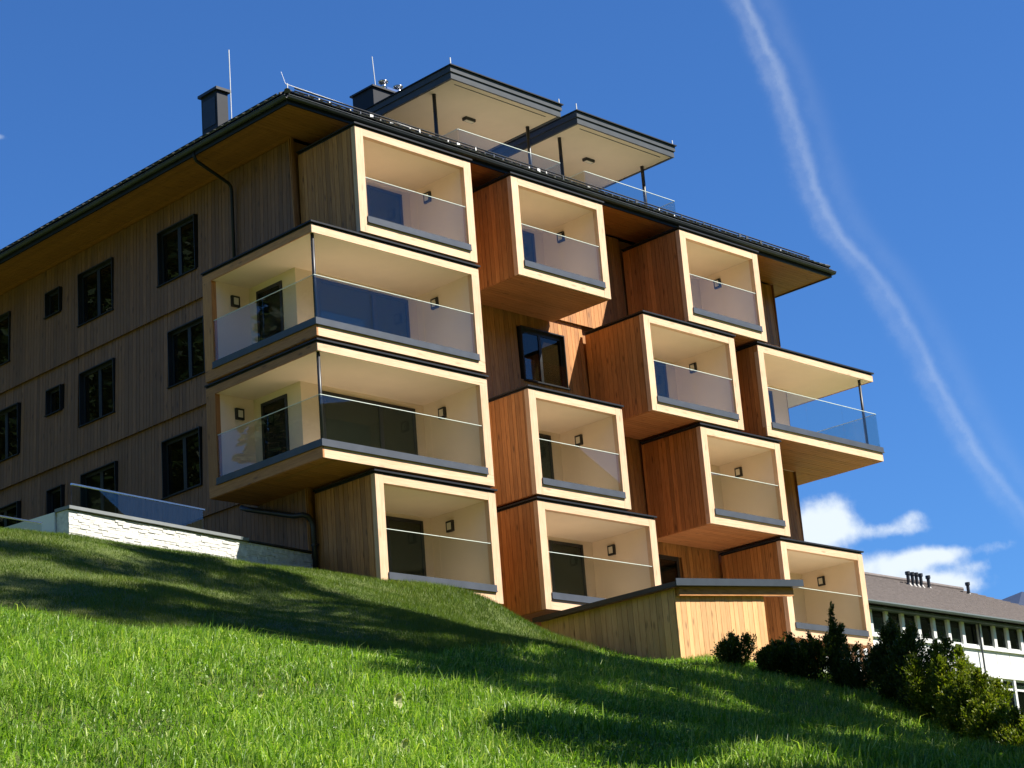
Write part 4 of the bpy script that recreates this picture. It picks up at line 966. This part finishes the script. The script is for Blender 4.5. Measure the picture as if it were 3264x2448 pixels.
def fallen_leaves():
    for px, py, s, lab in ((1268, 2238, .16, 'pale upright leaf in the near grass, the higher one'), (1290, 2390, .17, 'pale broad leaf in the near grass by the bottom edge'), (830, 2212, .09, 'small pale leaf in the near grass, left of the others')):
        d = ray(px, py); t = 10.0
        while t < 40:
            p = CAM_C + d * t
            if p[2] < float(terrain(p[0], p[1])[0]) + .14: break
            t += .1
        m = MB(); n = 7; r = Vector(CAM_R[0]); up = Vector((0, 0, 1)); fw = (Vector(CAM_R[2]) + Vector((SUN_TRAVEL.x, SUN_TRAVEL.y, 0)) * 1.3).normalized(); r = fw.cross(up).normalized(); c = Vector(p); rows = []
        for i in range(n):
            u = i / (n - 1); w = s * .34 * math.sin(math.pi * (.08 + .9 * u)) ** .8 * (1 + .25 * math.sin(9 * u)); q = c + up * (s * (u - .4)) + fw * (.03 * math.sin(3 * u)) + r * (s * .12 * u)
            rows.append((q - r * w - fw * .012, q + fw * .01, q + r * w - fw * .02))
        for i in range(n - 1):
            for k in range(2): m.poly([rows[i][k], rows[i][k + 1], rows[i + 1][k + 1], rows[i + 1][k]], .4 + .4 * random.random())
        o = m.build('leaf', 'pale_leaf', None); tag(o, lab, 'leaf', 'pale leaves in the meadow')
        md = o.modifiers.new('thickness', 'SOLIDIFY'); md.thickness = .002
fallen_leaves()

# ------------------------------------------------------------------ trees beside the frame (their shade falls on the slope)
def spruce(x, y, h, r, label, n=9000, z=None, clear=.12, big=1.0):
    z = float(terrain(x, y)[0]) if z is None else z; root = empty('spruce_tree', (x, y, z), label, 'tree', 'trees outside the picture')
    m = MB(); m.tube([(x, y, z - .3), (x, y, z + h * .5), (x, y, z + h * .97)], [.018 * h, .011 * h, .01], 8); m.build('trunk', 'bark', root)
    k = 30; nb = n // k; hh = clear + (1 - clear) * rng.uniform(0, 1, nb) ** .9; a = rng.uniform(0, 2 * np.pi, nb); L = r * (1 - hh) ** .75 / (1 - clear) ** .75 * rng.uniform(.75, 1.12, nb) + .1
    t = rng.uniform(.1, 1, (nb, k)); out = np.stack([np.cos(a), np.sin(a)], 1)
    P = np.zeros((nb, k, 3)); P[..., 0] = x + out[:, None, 0] * L[:, None] * t; P[..., 1] = y + out[:, None, 1] * L[:, None] * t
    P[..., 2] = z + hh[:, None] * h - .28 * L[:, None] * t + .1 * L[:, None] * t ** 3; P += rng.normal(0, .16, P.shape) * np.array([1, 1, .7])
    D = np.concatenate([np.repeat(out[:, None, :], k, 1), np.full((nb, k, 1), -.3)], 2) + rng.normal(0, .5, P.shape)
    v, f, tn = leaf_cloud(P.reshape(-1, 3), D.reshape(-1, 3), rng.uniform(.25, .5, nb * k) * big, .2 + .1 * (big > 1), np.clip(rng.normal(.45, .25, nb * k), 0, 1))
    arr_mesh('crown', v, f, tn, 'spruce_leaf', None, root, (x, y, z))
def broadleaf(x, y, h, r, label, n=9000, z=None, base=.3):
    z = float(terrain(x, y)[0]) if z is None else z; root = empty('broadleaf_tree', (x, y, z), label, 'tree', 'trees outside the picture')
    m = MB(); m.tube([(x, y, z - .3), (x + .1, y, z + h * .4), (x, y + .1, z + h * .8)], [.02 * h, .014 * h, .03], 8)
    cl = []
    for i in range(54):
        a = rng.uniform(0, 2 * np.pi); u = rng.uniform(base, 1); rr = r * math.sin(math.pi * min(.97, (.25 + .75 * (u - base) / (1 - base)))) ** .6 * rng.uniform(.25, .95)
        c = np.array([x + rr * math.cos(a), y + rr * math.sin(a), z + u * h]); cl.append((c, rng.uniform(.5, 1.0) * r * .36)); m.tube([(x, y, z + u * h * .75), tuple(c)], [.05, .015], 5, False)
    m.build('trunk', 'bark', root); V = []; F = []; T = []; o = 0
    for c, q in cl:
        k = n // 24; d = rng.normal(size=(k, 3)); d /= np.linalg.norm(d, axis=1, keepdims=True); P = c + d * q * rng.uniform(.2, 1, (k, 1)) ** .5 * np.array([1, 1, .75])
        v, f, t = leaf_cloud(P, rng.normal(size=(k, 3)) + d * .5 - np.array([0, 0, .3]), rng.uniform(.12, .26, k), .38, np.clip(rng.normal(.45, .22, k), 0, 1)); V.append(v); F.append(f + o); T.append(t); o += len(v)
    arr_mesh('crown', np.concatenate(V), np.concatenate(F), np.concatenate(T), 'broad_leaf', None, root, (x, y, z))
def shade_trees():
    for x, y, h, r, kind, lab, opt in (
        (-13.2, -29.6, 7.8, 2.5, 'b', 'lowest leafy tree to the right of the viewer', dict(base=.05)),
        (-10.0, -28.5, 11.4, 3.0, 'b', 'second leafy tree to the right of the viewer', dict(base=.05, n=14000)),
        (-6.5, -27.0, 16.2, 3.3, 'b', 'third leafy tree to the right of the viewer', dict(base=.05, n=14000)),
        (-3.12, -25.36, 22, 3.4, 'b', 'fourth leafy tree to the right of the viewer', dict(base=.05)),
        (-4.6, -26.3, 17.5, 3.2, 'b', 'broad leafy tree between the third and fourth ones', dict(base=.05, n=14000)),
        (0.03, -23.79, 25, 3.4, 's', 'dense spruce beyond the right picture edge', dict(n=9000)),
        (0.9, -24.6, 33, 3.3, 'b', 'tall poplar like tree beyond the right picture edge', dict(base=.5, n=7000)),
        (3.1, -22.5, 35, 3.4, 'b', 'tallest leafy tree beyond the right picture edge', dict(base=.5, n=7000)),
        (5.9, -20.2, 23, 2.9, 'b', 'shorter leafy tree among the tall ones past the picture edge', dict(base=.55, n=15000)),
        (6.2, -20.4, 33.5, 2.9, 'b', 'tall leafy tree nearest the hedge, beyond the picture edge', dict(base=.66, n=6500)),
        (7.3, -19.5, 17, 2.5, 'b', 'small leafy tree standing before the tall one by the hedge', dict(base=.80, n=10000)),
        (10.7, -17.36, 17.8, 2.4, 'b', 'leafy tree past the lower end of the hedge', dict(base=.68))):
        (spruce if kind == 's' else broadleaf)(x, y, h, r, lab, **opt)
    for x, y, h, r, lab in ((-14, 30, 17, 3.5, 'spruce on the slope behind the left facade'), (-20, 38, 22, 4.2, 'tall spruce uphill from the left facade'), (-28, 33, 20, 4, 'spruce at the wood edge left of the building'), (-24, 48, 24, 4.5, 'rearmost spruce at the wood edge'), (-36, 44, 23, 4.5, 'leftmost spruce at the wood edge'), (-17, 43, 22, 4.6, 'dense spruce in the gap of the wood edge'), (-10, 40, 20, 4.4, 'spruce nearest the rear of the building'), (-31, 52, 27, 5, 'highest spruce of the wood edge')):
        spruce(x, y, h, r, lab, 15000, big=1.5)
shade_trees()
